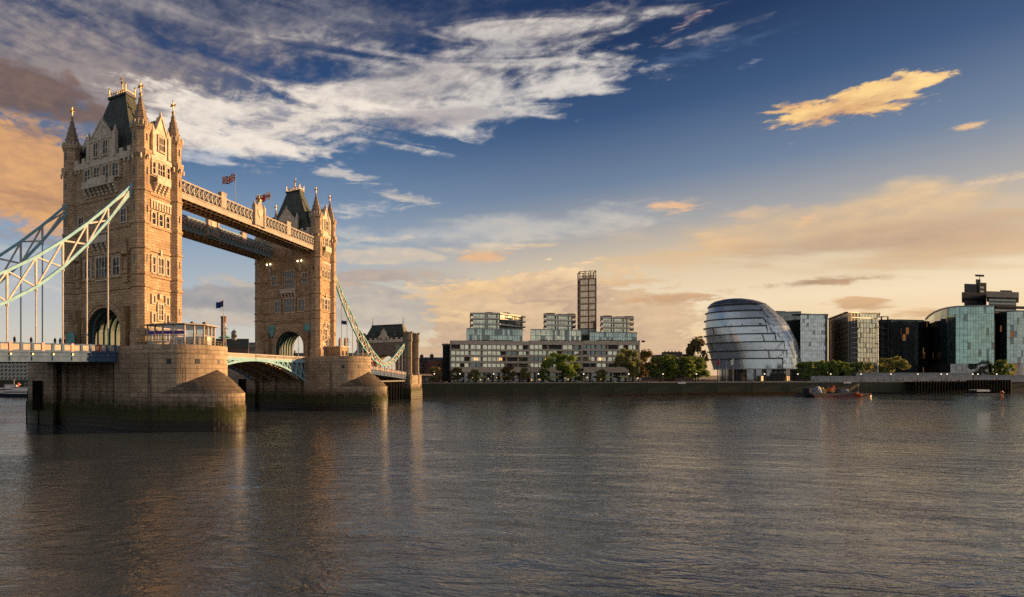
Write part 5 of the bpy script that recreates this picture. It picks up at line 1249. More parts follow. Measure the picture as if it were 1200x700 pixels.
    rings = [[P(zt+0.3, a, 1.02) for a in A], [P(zt+0.9, a, 1.03) for a in A]]+[[P(z, a, 1.0) for a in A] for z in [zt+0.9+(ztop-zt-0.9)*i/6 for i in range(1, 7)]]
    rf.loft(rings); rf.build('roof', M['roof_grey'], t, org)
    tw = MB(); zlo, zhi = zt-0.1, zt+1.2
    tw.loft([[P(z, a0_, 1.005) for a0_ in [-math.radians(215)+math.radians(105)*i/24 for i in range(25)]] for z in (zlo+0.5, zhi)], False, 0, closed=False); tw.build('terrace_glazing', M['g_green'], t, org)
    lt = MB()
    for k in range(2, len(fl)-1):
        for a in (-math.radians(129), -math.radians(127.2), -math.radians(125.4), -math.radians(122.8)):
            z0 = fl[k]; lt.face([P(z0+1.7,a,1.004), P(z0+1.7,a+0.026,1.004), P(z0+1.95,a+0.026,1.006), P(z0+1.95,a,1.006)])
    lt.build('lit_window', M['lit_dim'], t, org)
    # ground floor: set-back dark glass, columns, lit entrance
    gf = MB(); gf.loft([[P(zbase,a,0.84)[:2]+(z,) for a in A] for z in (QUAY, zbase)]); gf.build('ground_floor', M['g_black'], t, org)
    sl_ = MB(); sl_.loft([[P(zbase,a,k2)[:2]+(z,) for a in A] for z, k2 in ((zbase-0.5,0.97), (zbase-0.4,1.0), (zbase+0.05,1.0))]); sl_.build('soffit_slab', M['mull_pale'], t, org)
    for d_ in range(14):
        a = -math.pi*1.15+math.pi*(d_+0.5)/14; x, y, _ = P(zbase,a,0.95); MB().tube([(x,y,QUAY), (x,y,zbase-0.4)], 0.3, 6).build('column', M['mull_dark'], t, org)
    e = MB()
    for a in (-math.radians(84), -math.radians(79), -math.radians(128)):
        x, y, _ = P(zbase,a,0.86); x2, y2, _ = P(zbase,a+0.05,0.86); e.face([(x,y,QUAY+0.2), (x2,y2,QUAY+0.2), (x2,y2,QUAY+3.6), (x,y,QUAY+3.6)])
    e.build('lit_entrance', M['lit'], t, org)
M['g_hall2'] = glassmat('smooth hall glazing', (0.62,0.68,0.71), 0.16, 0.6, 0.06)
M['roof_grey'] = noisy('dark roof shell', (0.13,0.14,0.15), (0.20,0.21,0.22), 0.3, 0.35, 0.4)
hall()

def office(label, pts, z0, z1, nf, step, gm, mm, back, w=0.16, floor=0.35, roof=0.6, lit=0.0, over=0.5, dark=0.15, plant=True, cols=None, subz=1, name='office_building', roofm=None, side=None):
    P = plan(pts); s0 = sum(p[0] for p in P)/len(P); t0 = min(p[1] for p in P); org = (s0, t0, QUAY)
    t = kthing(name, label, 'office building', s0, t0, QUAY)
    bR, bL = bk(pts[-1][0]-0.5, back), bk(pts[0][0]+0.5, back)
    c = MB(); core(c, P, QUAY if cols is None else z0, z1-0.1, back, ends=(bR, bL)); c.build('inner_core', M['apt_core'], t, org)
    hgt = (z1-z0)/nf
    for k in range(nf):
        g, d, l = MB(), MB(), MB()
        if side: q = MB(); panels(q, P[:2], z0+hgt*k, z0+hgt*(k+1), subz, step*1.4, 0.006, 0.06); q.build('side_window_band', side, t, org)
        def pick(i, kk, n, nz):
            r = random.random(); return l if r < lit else d if r < lit+dark else g
        panels(g, P[1:] if side else P, z0+hgt*k, z0+hgt*(k+1), subz, step, 0.014, 0.06, pick=pick)
        if g.v: gg = g.build('window_band', gm, t, org)
        if d.v: d.build('dark_pane', M['g_dark'] if gm is not M['g_black'] else M['g_black'], gg if g.v else t, org)
        if l.v: l.build('lit_pane', M['lit_dim'], gg if g.v else t, org)
    m_ = MB(); mullions(m_, P[1:] if side else P, z0, z1, nf, step*2, w, floor)
    if side: mullions(m_, P[:2], z0, z1, nf, 20, w, 0.8, proud=0.05); m_.build('mullion', mm, t, org)
    r = MB(); ex = []
    n = len(P)
    for i, p in enumerate(P):
        a = Vector(P[max(i-1,0)]); cc = Vector(P[min(i+1,n-1)]); d_ = cc-a; nr = Vector((d_.y,-d_.x)).normalized(); v = Vector(p)+nr*over; ex.append((v.x,v.y))
    r.prism(ex+[(bR, back), (bL, back)], z1, z1+roof); rf = r.build('roof', roofm or mm, t, org)
    if plant:
        xs = [p[0] for p in P]; x0, x1 = min(xs), max(xs); b = MB(); b.box(x0+(x1-x0)*0.4, x0+(x1-x0)*0.9, t0+10, t0+16, z1+roof, z1+roof+1.2); b.build('roof_plant', M['concrete_dark'], rf, org)
    if cols:
        for (px_, tt) in cols: s = bk(px_, tt); MB().tube([(s,tt,QUAY), (s,tt,z0)], 0.45, 8).build('column', M['mull_pale'], t, org)
        g = MB(); l = MB(); Q = [(p[0], p[1]+3) for p in P]; panels(g, Q, QUAY, z0, 1, 2.4, 0.01, pick=lambda i, k, n, nz: l if random.random() < 0.12 else g); gg = g.build('ground_floor_glazing', M['g_black'], t, org); l.build('lit_pane', M['lit_dim'], gg, org)
        c = MB(); c.prism([(p[0], p[1]+3.5) for p in P]+[(bR, back), (bL, back)], QUAY, z0-0.05); c.build('ground_floor_core', M['apt_core'], t, org)
    return t
office('grey glazed office block partly behind the leaning egg shaped building', [(938,78), (970,74)], bz(950,424,74), bz(955,369,74), 12, 1.5, M['g_steel'], M['mull'], 110, 0.2, 0.4, 0.8, 0.0, 0.4, 0.05)
office('dark recessed office block with a tan top storey, close behind the egg shaped building', [(905,120), (938,112)], bz(920,430,112), bz(920,366,112), 11, 2.2, M['g_dark'], M['mull'], 150, 0.3, 0.6, 1.0, 0.03, 1.0, 0.3)
office('office block with bronze-lit left side and pale green front under a thin projecting roof', [(971,112), (994,64), (1029,68)], bz(1005,437,64), bz(994,366,64), 12, 1.7, M['g_pale'], M['mull'], 110, 0.2, 0.45, 0.5, 0.02, 1.4, 0.06, side=M['g_tan_lit'])
office('black glazed office building between the bronze block and the green curved block', [(1029.5,92), (1044,84), (1058,88), (1076,84), (1089,94)], bz(1055,438,86), bz(1055,376,86), 8, 2.2, M['g_black'], M['mull'], 126, 0.14, 0.5, 0.8, 0.02, 0.3, 0.3)
t = kthing('stair_tower', 'black steel stair tower with stacked landings in front of the black glazed building', 'stair tower', bk(1037,80), 80, QUAY); org = (bk(1037,80), 80, QUAY); b = MB(); z1 = bz(1037,371,80)
a, c = bk(1033.5,80), bk(1041,80); g = MB()
for x in (a, c): b.box(x-0.3, x+0.3, 80, 80.6, QUAY, z1); b.box(x-0.3, x+0.3, 84, 84.6, QUAY, z1)
for k in range(11): z = QUAY+2+(z1-QUAY-2)*k/10; b.box(a, c, 80.1, 84.4, z-0.25, z+0.1)
b.build('frame', M['mull_dark'], t, org)
for k in range(10): z = QUAY+2+(z1-QUAY-2)*k/10; g.face([(a+0.4,82,z+0.3), (c-0.4,82,z+0.3), (c-0.4,82,z+2.6), (a+0.4,82,z+2.6)])
g.build('landing_glass', M['g_dark'], t, org)
zg = bz(1140,426.5,50); zgt = bz(1140,359.5,49)
office('green glazed office building with long curved front raised on columns', [(1085,132), (1089,108), (1095,86), (1102,71), (1110,61), (1120,54), (1134,50), (1150,47), (1165,44.5)], zg, zgt, 8, 1.7, M['g_green'], M['mull_pale'], 150, 0.22, 0.5, 0.9, 0.015, 0.6, 0.06, True, [(1089,112), (1094,92), (1099,80), (1104,70), (1111,63), (1136,52.5), (1163,52)], roofm=M['roof_grey'])
zh = bz(1185,426,60); zht = bz(1185,365.5,60)
office('second green glazed curved office at the right edge, on columns', [(1166,78), (1172,68), (1180,62), (1192,58), (1206,57), (1224,60), (1240,68)], zh, zht, 8, 1.7, M['g_teal'], M['mull_pale'], 150, 0.22, 0.5, 0.9, 0.03, 0.6, 0.12, True, [(1180,64), (1194,60.5), (1210,59.5)], roofm=M['roof_grey'])
# concrete towers far behind
def cbox(mb, pa, pb, ya, yb, t, dp):
    z0, z1 = bz((pa+pb)/2,yb,t), bz((pa+pb)/2,ya,t); mb.prism([(bk(pa,t),t), (bk(pb,t),t), (bk(pb-0.3,t+dp),t+dp), (bk(pa+0.3,t+dp),t+dp)], z0, z1)
t_ = 210; s_ = bk(1141,t_); org = (s_, t_, QUAY); t = kthing('concrete_tower', 'tall dark concrete tower with stepped head and mast behind the green curved office', 'tower block', s_, t_, QUAY)
b = MB(); cbox(b,1130,1153,333,440,t_,24); b.build('wall', M['concrete'], t, org)
b = MB(); cbox(b,1127,1155,343,350.5,t_-2.5,28); cbox(b,1147,1156,331.5,360,t_-1.5,20); b.build('head', M['concrete_dark'], t, org)
b = MB(); cbox(b,1131,1147,333.5,342,t_-0.4,20); b.build('upper_storey', M['concrete_dark'], t, org)
b = MB(); cbox(b,1143.5,1149,327.5,333,t_+4,6); cbox(b,1147.7,1148.5,322,328,t_+5,0.8); cbox(b,1142.6,1153.4,322.0,323.2,t_+4,5); b.build('mast', M['concrete_dark'], t, org)
b = MB()
for i in range(5): cbox(b,1148.6,1153.0,336+4.6*i,338.2+4.6*i,t_-1.9,0.5)
b.build('louvre', M['mull'], t, org)
t_ = 190; s_ = bk(1175,t_); org = (s_, t_, QUAY); t = kthing('concrete_tower', 'broad pale concrete block with a jutting top storey, right of the taller mast tower', 'tower block', s_, t_, QUAY)
b = MB(); cbox(b,1158.5,1191,349,440,t_,26); b.build('wall', M['concrete'], t, org)
b = MB(); cbox(b,1156,1194,342,348.6,t_-3,32); b.build('top_storey', M['concrete_pale'], t, org)
b = MB()
for i in range(6): cbox(b,1159,1190.6,351+4*i,353+4*i,t_-0.5,0.8)
b.build('window_band', M['g_dark'], t, org)
b = MB(); cbox(b,1172,1186,340.4,342,t_+2,10); b.build('roof_plant', M['concrete_dark'], t, org)


# ================================================================== smaller buildings, by the gatehouse and behind the bridge
def house(name, label, cat, px0, px1, pyt, t0, dp, wallm, roofm, ridge=0, nwin=(4,2), chim=0, cupola=None, flatk=None, frame='k'):
    if frame == 'k':
        s0, s1 = bk(px0,t0), bk(px1,t0); zt = bz((px0+px1)/2,pyt,t0); t = kthing(name, label, cat, (s0+s1)/2, t0, QUAY)
    else:                                                     # t0 is then a distance straight away from the viewer
        s0, s1 = (px0-CX)/FPX*t0, (px1-CX)/FPX*t0; zt = HC+(CY-pyt)/FPX*t0; t = thing(name, label, cat, ((s0+s1)/2, t0, QUAY))
    org = ((s0+s1)/2, t0, QUAY)
    MB().box(s0, s1, t0, t0+dp, QUAY, zt).build('wall', wallm, t, org)
    r = MB()
    if ridge:
        r.loft([[(s0-0.3,t0-0.4,zt), (s0-0.3,t0+dp+0.4,zt), (s0-0.3,t0+dp/2,zt+ridge)], [(s1+0.3,t0-0.4,zt), (s1+0.3,t0+dp+0.4,zt), (s1+0.3,t0+dp/2,zt+ridge)]])
    else: r.box(s0-0.2, s1+0.2, t0-0.25, t0+dp, zt, zt+0.5)
    rf = r.build('roof', roofm, t, org)
    nx, nz = nwin; hz = (zt-QUAY-0.5)/nz
    for i in range(nx):
        for k in range(nz):
            x = s0+(s1-s0)*(i+0.5)/nx; w_ = min(1.6, (s1-s0)/nx*0.62); z = QUAY+hz*k+hz*0.3
            f = MB().box(x-w_/2-0.15, x+w_/2+0.15, t0-0.1, t0+0.05, z-0.15, z+hz*0.5+0.15).build('window', M['coping'], t, org)
            MB().face([(x-w_/2,t0-0.12,z), (x+w_/2,t0-0.12,z), (x+w_/2,t0-0.12,z+hz*0.5), (x-w_/2,t0-0.12,z+hz*0.5)]).build('pane', M['pane'], f, org)
    for i in range(chim):
        x = s0+(s1-s0)*(i+0.5)/chim; b = MB().box(x-0.6, x+0.6, t0+dp*0.4, t0+dp*0.6, zt, zt+max(ridge, 0.5)+1.8)
        for q in (-0.3, 0.3): b.tube([(x+q, t0+dp*0.5, zt+max(ridge,0.5)+1.8), (x+q, t0+dp*0.5, zt+max(ridge,0.5)+2.6)], 0.18, 6)
        b.build('chimney', M['brown_brick'], rf, org)
    if cupola:
        x = (cupola-CX)/FPX*t0; zr = zt+ridge
        c = MB().lathe(x, t0+dp/2, [(2.6,zr-1.5), (2.6,zr+0.6), (2.2,zr+0.8), (2.2,zr+3.6), (2.7,zr+3.9)], 8); cc = c.build('cupola', M['coping'], t, org)
        MB().lathe(x, t0+dp/2, [(2.7,zr+3.9), (2.5,zr+5.2), (1.6,zr+6.6), (0.3,zr+7.4), (0.06,zr+9.2)], 12).build('dome', M['roof_grey'], cc, org)
        q = MB()
        for k in range(8): a = k*math.pi/4; q.box(x+2.05*math.cos(a)-0.4, x+2.05*math.cos(a)+0.4, t0+dp/2+2.05*math.sin(a)-0.4, t0+dp/2+2.05*math.sin(a)+0.4, zr+1.2, zr+3.2)
        q.build('opening', M['pane'], cc, org)
    return t
house('brick_house', 'small red brick house wall between the gatehouse and the apartments', 'house', 511, 525.5, 423, 36, 12, M['red_brick'], M['roof_grey'], 0, (2,2))
house('terraced_house', 'pale grey rendered house with a low roof behind the red brick house', 'house', 500, 524, 421.5, 66, 14, M['concrete_pale'], M['slate'], 1.6, (4,3), 1)
house('terraced_house', 'dark pitched roof house right beside the gatehouse', 'house', 489, 503, 424, 48, 12, M['concrete_dark'], M['slate'], 2.4, (3,3), 2)
house('quay_pavilion', 'low dark shelter with a pale sloping roof at the foot of the gatehouse', 'shelter', 493, 507, 440.5, 16, 7, M['concrete_dark'], M['coping'], 1.0, (3,1))
office('stepped glazed wing at the left end of the apartment building nearest the bridge', [(518.5,40), (518.6,34), (528.6,34)], bz(523,446,34), bz(523,404,34), 5, 2.2, M['g_dark'], M['apt_stone'], 48, 0.3, 0.9, 0.6, 0.0, 0.4, 0.3, False, name='apartment_wing')
house('brown_warehouse', 'brown brick building with a row of chimneys among trees left of the egg shaped building', 'warehouse', 792, 813, 416, 62, 20, M['brown_brick'], M['roof_grey'], 0, (6,3), 5)
house('brown_warehouse', 'low brown brick range half hidden by trees right of the apartments', 'warehouse', 752, 790, 428, 70, 16, M['brown_brick'], M['slate'], 2, (8,2), 0)
# behind the bridge
house('quayside_warehouse', 'dark roofed warehouse with a domed cupola seen past the nearer pier', 'warehouse', 238, 291, 408, 480, 30, M['brown_brick'], M['slate'], 8.5, (12,3), 0, 273.5, frame='w')
house('terrace_building', 'long pale terrace building behind the middle span, left of the far tower', 'building', 279, 332, 404, 540, 20, M['concrete_pale'], M['slate'], 2.5, (16,4), 3, frame='w')
house('dockside_building', 'pale dockside building far behind the far tower and its arch', 'building', 334, 432, 417, 560, 20, M['tan_brick'], M['slate'], 3, (20,3), 4, frame='w')
house('brown_warehouse', 'low brown warehouse at the water behind the nearer pier', 'warehouse', 120, 236, 412, 500, 24, M['brown_brick'], M['slate'], 4, (20,3), 3, frame='w')
t = thing('brick_chimney', 'tall round brick factory chimney with pale bands behind the nearer pier', 'chimney', (-38*430/FPX, 430, QUAY)); z1 = HC+69*430/FPX
MB().lathe(0, 0, [(2.6,0), (1.9,z1-QUAY-6), (2.0,z1-QUAY-1), (2.3,z1-QUAY-0.8), (2.3,z1-QUAY)], 14).build('stack', M['red_brick2'], t)
for z in (z1-QUAY-11, z1-QUAY-6.6): MB().lathe(0, 0, [(2.08,z), (2.08,z+1.0)], 14).build('band', M['coping'], t)
# gridded hotel beyond the left span
t = thing('gridded_hotel', 'wide pale building with a grid of dark windows under the span at the left edge', 'building', (-205, 520, QUAY)); org = (-205, 520, QUAY)
x0, x1, z1 = (-60-300)/FPX*520, (36-300)/FPX*520, HC+17*520/FPX
MB().box(x0, x1, 521, 545, QUAY-0.5, z1).build('wall', M['pane'], t, org)
nf = 5; hz = (z1-QUAY)/nf
for k in range(nf+1): MB().box(x0, x1, 519.8, 521.2, QUAY+hz*k-0.5, QUAY+hz*k+0.5).build('floor_band', M['concrete_hotel'], t, org)
for i in range(22):
    x = x0+(x1-x0)*i/21; b = MB()
    for k in range(nf):
        z = QUAY+hz*k+0.5; b.loft([[(x-0.5+(-1)**k*0.0,519.9,z), (x+0.5,519.9,z), (x+0.5,521.1,z), (x-0.5,521.1,z)], [(x+0.9,519.9,z+hz-1), (x+1.9,519.9,z+hz-1), (x+1.9,521.1,z+hz-1), (x+0.9,521.1,z+hz-1)]])
    b.build('slanting_fin', M['concrete_hotel'], t, org)
MB().box(x0-1, x1+1, 519, 546, z1+0.5, z1+1.2).build('roof', M['roof_grey'], t, org)

# ================================================================== boats
def ship(label, x, y, L_, H, hullm, rz=0, seed=1, cat='boat', group=None):
    rnd = random.Random(seed); t = thing('moored_boat', label, cat, (x, y, 0), rz, group)
    hl = MB(); rings = []
    for i in range(13):
        f = i/12; xx = -L_/2+L_*f; bw = L_*0.11*(math.sin(math.pi*min(1, 0.25+f*0.75))**0.5 if f < 1 else 0.02); sh = H*(0.45+0.25*(abs(f-0.4)*1.6)**2)
        rings.append([(xx,-bw*0.7,-0.4), (xx,-bw,sh), (xx,bw,sh), (xx,bw*0.7,-0.4)])
    hl.loft(rings); hl.build('hull', hullm, t)
    MB().box(-L_*0.36, L_*0.22, -L_*0.085, L_*0.085, H*0.45, H*0.95).build('cabin', M['white_hull'], t)
    MB().box(-L_*0.37, L_*0.23, -L_*0.09, -L_*0.0855, H*0.6, H*0.8).build('window_band', M['pane'], t)
    MB().box(-L_*0.22, L_*0.10, -L_*0.07, L_*0.07, H*0.96, H*1.35).build('upper_cabin', M['white_hull'], t)
    MB().box(-L_*0.23, L_*0.14, -L_*0.085, L_*0.085, H*1.36, H*1.44).build('canopy', M['coping'], t)
    b = MB().tube([(0,0,H*1.4), (0,0,H*2.1)], 0.12, 6).bar((-1,0,H*1.9), (1,0,H*1.9), 0.12); b.build('mast', M['white_steel'], t)
    return t
M['white_hull'] = noisy('white boat paint', (0.6,0.57,0.53), (0.75,0.72,0.68), 0.6, 0.4); M['navy'] = mat('dark hull paint', (0.02,0.025,0.04), 0.4)
ship('white river boat with dark hull moored left of the nearer pier', -118, 300, 26, 3.6, M['navy'], 0.05, 1, group='boats moored by the left span')
ship('white trip boat with white hull at the left edge, behind the dark hulled one', -136, 330, 22, 4.2, M['white_hull'], -0.1, 2, group='boats moored by the left span')
ship('smaller white cruiser moored closest to the nearer pier', -112, 335, 15, 3.4, M['white_hull'], 0.2, 3, group='boats moored by the left span')
t = thing('pontoon', 'dark floating pontoon under the moored boats at the left', 'pontoon', (-122, 318, 0), 0.02); MB().box(-30, 16, -3, 3, -0.3, 0.9).build('deck', M['timber'], t)
for x in (-24, -8, 10): MB().tube([(x,3.4,-1), (x,3.4,7)], 0.5, 8).build('pile', M['red'], t)
# work barge
TB = -32
def KX(px_, t): return bk(px_, t)
sB0, sB1 = KX(943,TB), KX(1012,TB); sm = (sB0+sB1)/2; Lb = (sB1-sB0)
t = kthing('work_barge', 'low dark work barge with a red waterline moored off the far bank', 'barge', sm, TB, 0)
hl = MB(); rings = []
for i in range(9):
    f = i/8; x = -Lb/2+Lb*f; up = 0.9 if i in (0, 8) else 0
    rings.append([(x,-3.2,-0.4+up), (x,-3.6,0.75+0.1*up), (x,-3.6,1.75), (x,3.6,1.75), (x,3.6,0.75+0.1*up), (x,3.2,-0.4+up)])
hl.loft(rings); hl.build('hull', M['dark'], t)
MB().box(-Lb/2+1.2, Lb/2-1.2, -3.64, -3.55, 0.05, 0.75).build('waterline_stripe', M['red2'], t)
b = MB()
for x in [(-Lb/2+1.5+ (Lb-3)*i/14) for i in range(15)]: b.tube([(x,-3.3,1.75), (x,-3.3,2.7)], 0.05, 5)
b.bar((-Lb/2+1.5,-3.3,2.7), (Lb/2-1.5,-3.3,2.7), 0.06); b.build('guard_rail', M['dark'], t)
MB().box(-Lb/2+0.8, -Lb/2+3.0, -1.5, 1.5, 1.75, 4.4).build('wheelhouse', M['navy'], t)
M['tarp'] = noisy('blue grey tarpaulin', (0.12,0.15,0.20), (0.30,0.33,0.38), 0.9, 0.7); M['orange'] = mat('orange paint', (0.75,0.16,0.02), 0.5); M['jib'] = mat('tan jib paint', (0.42,0.29,0.13), 0.6)
def lump(name, label, cat, px_, w_, h, m_, k=0):
    rnd = random.Random(int(px_*7)); s = KX(px_, TB); t = kthing(name, label, cat, s, TB+rnd.uniform(-1,1.5), 1.75)
    b = MB(); rings = []
    for j, (zf, rf) in enumerate(((0,1.0), (0.35,1.02), (0.7,0.8), (0.95,0.45), (1.0,0.08))):
        rings.append([(w_/2*rf*rnd.uniform(0.8,1.15)*math.cos(i*math.pi/5), 1.6*rf*rnd.uniform(0.8,1.15)*math.sin(i*math.pi/5), h*zf*rnd.uniform(0.92,1.05)) for i in range(10)])
    b.loft(rings); b.build('cover', m_, t)
    r = MB()
    for q in (-0.3, 0.3): r.bar((w_*q,-1.75,0.05), (w_*q,-0.4,h*0.95), 0.08); r.bar((w_*q,-0.4,h*0.95), (w_*q,1.7,0.05), 0.08)
    r.build('lashing', M['dark'], t)
lump('tarpaulin_heap', 'largest blue grey tarpaulin heap on the left half of the work barge', 'tarpaulin', 957, 5.2, 3.6, M['tarp'])
lump('tarpaulin_heap', 'tan covered heap beside the large blue grey one on the work barge', 'tarpaulin', 964, 3.4, 3.0, M['jib'])
lump('tarpaulin_heap', 'dark covered heap in the middle of the work barge', 'tarpaulin', 984, 6.0, 2.2, M['navy'])
lump('tarpaulin_heap', 'small pale grey covered heap on the right half of the work barge', 'tarpaulin', 990, 3.0, 2.4, M['tarp'])
t = kthing('orange_digger', 'orange machine standing amid the tarpaulins on the work barge', 'digger', KX(973.5,TB), TB, 1.75)
MB().box(-1.3,1.3,-1.2,1.2,0,0.7).build('track', M['dark'], t); MB().loft([[(-1.2,-1.1,0.7), (1.2,-1.1,0.7), (1.2,1.1,0.7), (-1.2,1.1,0.7)], [(-1.2,-1.1,2.6), (0.6,-1.1,2.9), (0.6,1.1,2.9), (-1.2,1.1,2.6)]]).build('cab', M['orange'], t); MB().bar((0.8,0,1.2), (2.0,0,4.0), 0.3).bar((2.0,0,4.0), (3.2,0,2.0), 0.24).build('arm', M['orange'], t)
t = kthing('lattice_jib', 'tan lattice crane jib lying raised at the right end of the work barge', 'crane jib', KX(1000,TB), TB, 1.75)
b = MB()
for q in (-0.4, 0.4): b.bar((-4,q,0.6), (3.6,q,4.4), 0.2); b.bar((-4,q,1.4), (3.6,q,4.9), 0.16)
for i in range(8): f0, f1 = i/8, (i+1)/8; b.bar((-4+7.6*f0,-0.4,0.6+3.8*f0), (-4+7.6*f1,-0.4,1.4+3.5*f1), 0.12)
b.build('boom', M['jib'], t); MB().box(-5,-3.2,-1,1,0,1.6).build('base', M['dark'], t); MB().tube([(3.4,0,4.6), (3.4,0,0)], 0.12, 6).build('strut', M['jib'], t)
for px_, lb, z in ((1008.5,'orange mooring buoy on the water at the right end of the work barge',0.4), (1004,'orange float hanging on the right end of the work barge',1.3)):
    t = kthing('orange_buoy', lb, 'buoy', KX(px_,TB-4), TB-4, 0); MB().ball((0,0,z+0.3), 0.75, 10, 6).build('float', M['orange'], t); MB().tube([(0,0,z+1.3), (0,0,z+2)], 0.1, 6).build('eye', M['dark'], t)
t = kthing('dinghy', 'small tan dinghy tied at the right end of the work barge', 'dinghy', KX(1017,TB), TB, 0); hl = MB()
hl.loft([[(-2.4,-0.8,0), (-2.4,0.8,0), (-2.4,0.8,0.8), (-2.4,-0.8,0.8)], [(0,-1.0,-0.1), (0,1.0,-0.1), (0,1.1,0.8), (0,-1.1,0.8)], [(2.4,-0.1,0.2), (2.4,0.1,0.2), (2.4,0.12,1.1), (2.4,-0.12,1.1)]]); hl.build('hull', M['jib'], t); MB().box(-2.6,-2.1,-0.25,0.25,0.2,1.5).build('outboard_motor', M['dark'], t)
t = kthing('rowing_skiff', 'dark skiff tied off the left end of the work barge', 'skiff', KX(936,TB), TB, 0); hl = MB()
hl.loft([[(-3,-0.1,0.3), (-3,0.1,0.3), (-3,0.12,1.2), (-3,-0.12,1.2)], [(0,-1.1,-0.1), (0,1.1,-0.1), (0,1.2,0.9), (0,-1.2,0.9)], [(3,-0.8,0), (3,0.8,0), (3,0.9,0.9), (3,-0.9,0.9)]]); hl.build('hull', M['dark'], t); MB().box(0.5,1.0,-1.0,1.0,0.7,0.85).build('seat', M['timber'], t)
# long low launch with a white awning
TL = -38; s_ = bk(1151,TL); t = kthing('river_launch', 'long low dark launch with a white awning near the timber jetty', 'launch', s_, TL, 0); Ll = bk(1172,TL)-bk(1130,TL); hl = MB()
hl.loft([[(-Ll/2,-0.2,0.3), (-Ll/2,0.2,0.3), (-Ll/2,0.2,1.3), (-Ll/2,-0.2,1.3)], [(-Ll/4,-1.7,-0.2), (-Ll/4,1.7,-0.2), (-Ll/4,1.8,1.0), (-Ll/4,-1.8,1.0)], [(Ll/2,-1.6,-0.1), (Ll/2,1.6,-0.1), (Ll/2,1.7,1.1), (Ll/2,-1.7,1.1)]]); hl.build('hull', M['navy'], t)
MB().box(-Ll*0.26, Ll*0.10, -1.6, 1.6, 3.0, 3.3).box(-Ll*0.26, Ll*0.10, -1.62, -1.55, 2.3, 3.0).build('awning', M['white_hull'], t)
b = MB()
for x in (-0.25,-0.13,0,0.09): b.tube([(Ll*x,-1.5,1.0), (Ll*x,-1.5,3.0)], 0.06, 5); b.tube([(Ll*x,1.5,1.0), (Ll*x,1.5,3.0)], 0.06, 5)
b.build('awning_pole', M['dark'], t); b = MB()
b.tube([(Ll*0.42+1.1*math.cos(a*math.pi/6), -1.75, 1.3+1.1*math.sin(a*math.pi/6)) for a in range(13)], 0.22, 6); b.build('life_ring', M['orange'], t)
# timber jetty
s0, s1, TJ = bk(1072,-5), bk(1183,-5), -5; sm = (s0+s1)/2
t = kthing('timber_jetty', 'dark timber piled jetty in front of the river wall at the right', 'jetty', sm, TJ, 0)
n = 34
for i in range(n):
    x = s0-sm+(s1-s0)*i/(n-1); r_ = 0.55 if i > n*0.5 else 0.42
    MB().tube([(x,-0.2,-1), (x,-0.2,7.3+(0.9 if i > n*0.5 else 0.2))], r_, 7).build('pile', M['timber'], t)
MB().box(s0-sm, s1-sm, 0.5, 5.2, 6.6, 7.2).build('deck', M['timber'], t); MB().box(s0-sm, s1-sm, 0.3, 0.7, 2.0, 6.6).build('fender_board', M['timber'], t)
for i in range(2):
    pxv, tt = ((993, -0.35), (799, -0.35))[i]; t = kthing('white_board', ('blank white board fixed to the river wall above the work barge', 'blank white board fixed to the river wall left of the egg shaped building')[i], 'board', bk(pxv,tt), tt, QUAY-0.6)
    w_ = (bk(pxv+4.5,tt)-bk(pxv-4.5,tt))/2; MB().box(-w_,w_,-0.08,0,0,0.95).build('panel', M['white_hull'], t)
    MB().box(-w_-0.1,w_+0.1,-0.1,0.02,-0.1,0).box(-w_-0.1,w_+0.1,-0.1,0.02,0.95,1.05).build('frame', M['mull'], t)
M['terrace'] = noisy('grey terrace wall', (0.20,0.22,0.24), (0.28,0.30,0.32), 0.3, 0.8)
# grey terrace walls behind the quay at the right
for pa, pb, ya, yb, tt, lb in ((951,1012,441.2,444.3,6,'low curved grey terrace wall behind the work barge'), (1004,1140,437.4,442.4,9,'long pale grey terrace wall in front of the black and green offices'), (1142,1240,440,443.4,12,'grey terrace wall at the right edge in front of the second green office')):
    s0, s1 = bk(pa,tt), bk(pb,tt); zt = bz((pa+pb)/2,ya,tt); t = kthing('terrace_wall', lb, 'terrace wall', (s0+s1)/2, tt, QUAY); L_ = s1-s0
    MB().box(-L_/2, L_/2, 0, 0.5, 0, zt-QUAY).build('wall', M['terrace'], t); MB().box(-L_/2-0.1, L_/2+0.1, -0.1, 0.6, zt-QUAY, zt-QUAY+0.2).build('coping', M['coping'], t)

# ================================================================== trees
def leafmat(name, a, c):
    m, T, b = nmat(name); co = T.n('ShaderNodeTexCoord').outputs['Object']; g = T.n('ShaderNodeNewGeometry').outputs['Random Per Island']
    n = T.noise(co, 0.55, 4, 0.6); T.put(b.inputs['Base Color'], T.mix(T.m('ADD', T.m('MULTIPLY', g, 0.5), T.m('MULTIPLY', n, 0.5)), (*a,1), (*c,1)))
    b.inputs['Roughness'].default_value = 0.7; b.inputs['Specular IOR Level'].default_value = 0.25
    tl = T.n('ShaderNodeBsdfTranslucent'); T.put(tl.inputs[0], b.inputs['Base Color'].links[0].from_socket); ms = T.n('ShaderNodeMixShader'); ms.inputs[0].default_value = 0.4
    T.t.links.new(b.outputs[0], ms.inputs[1]); T.t.links.new(tl.outputs[0], ms.inputs[2]); T.t.links.new(ms.outputs[0], T.t.nodes['Material Output'].inputs[0])
    return m
LEAF = {'g': leafmat('fresh green leaves', (0.12,0.19,0.03), (0.30,0.40,0.085)), 'd': leafmat('dark green leaves', (0.09,0.14,0.026), (0.23,0.29,0.07)), 'o': leafmat('olive leaves', (0.14,0.15,0.04), (0.32,0.31,0.10)), 'y': leafmat('bronze spring leaves', (0.11,0.085,0.03), (0.24,0.18,0.07))}
M['bark'] = noisy('bark', (0.05,0.04,0.03), (0.10,0.08,0.06), 2.0, 0.9)
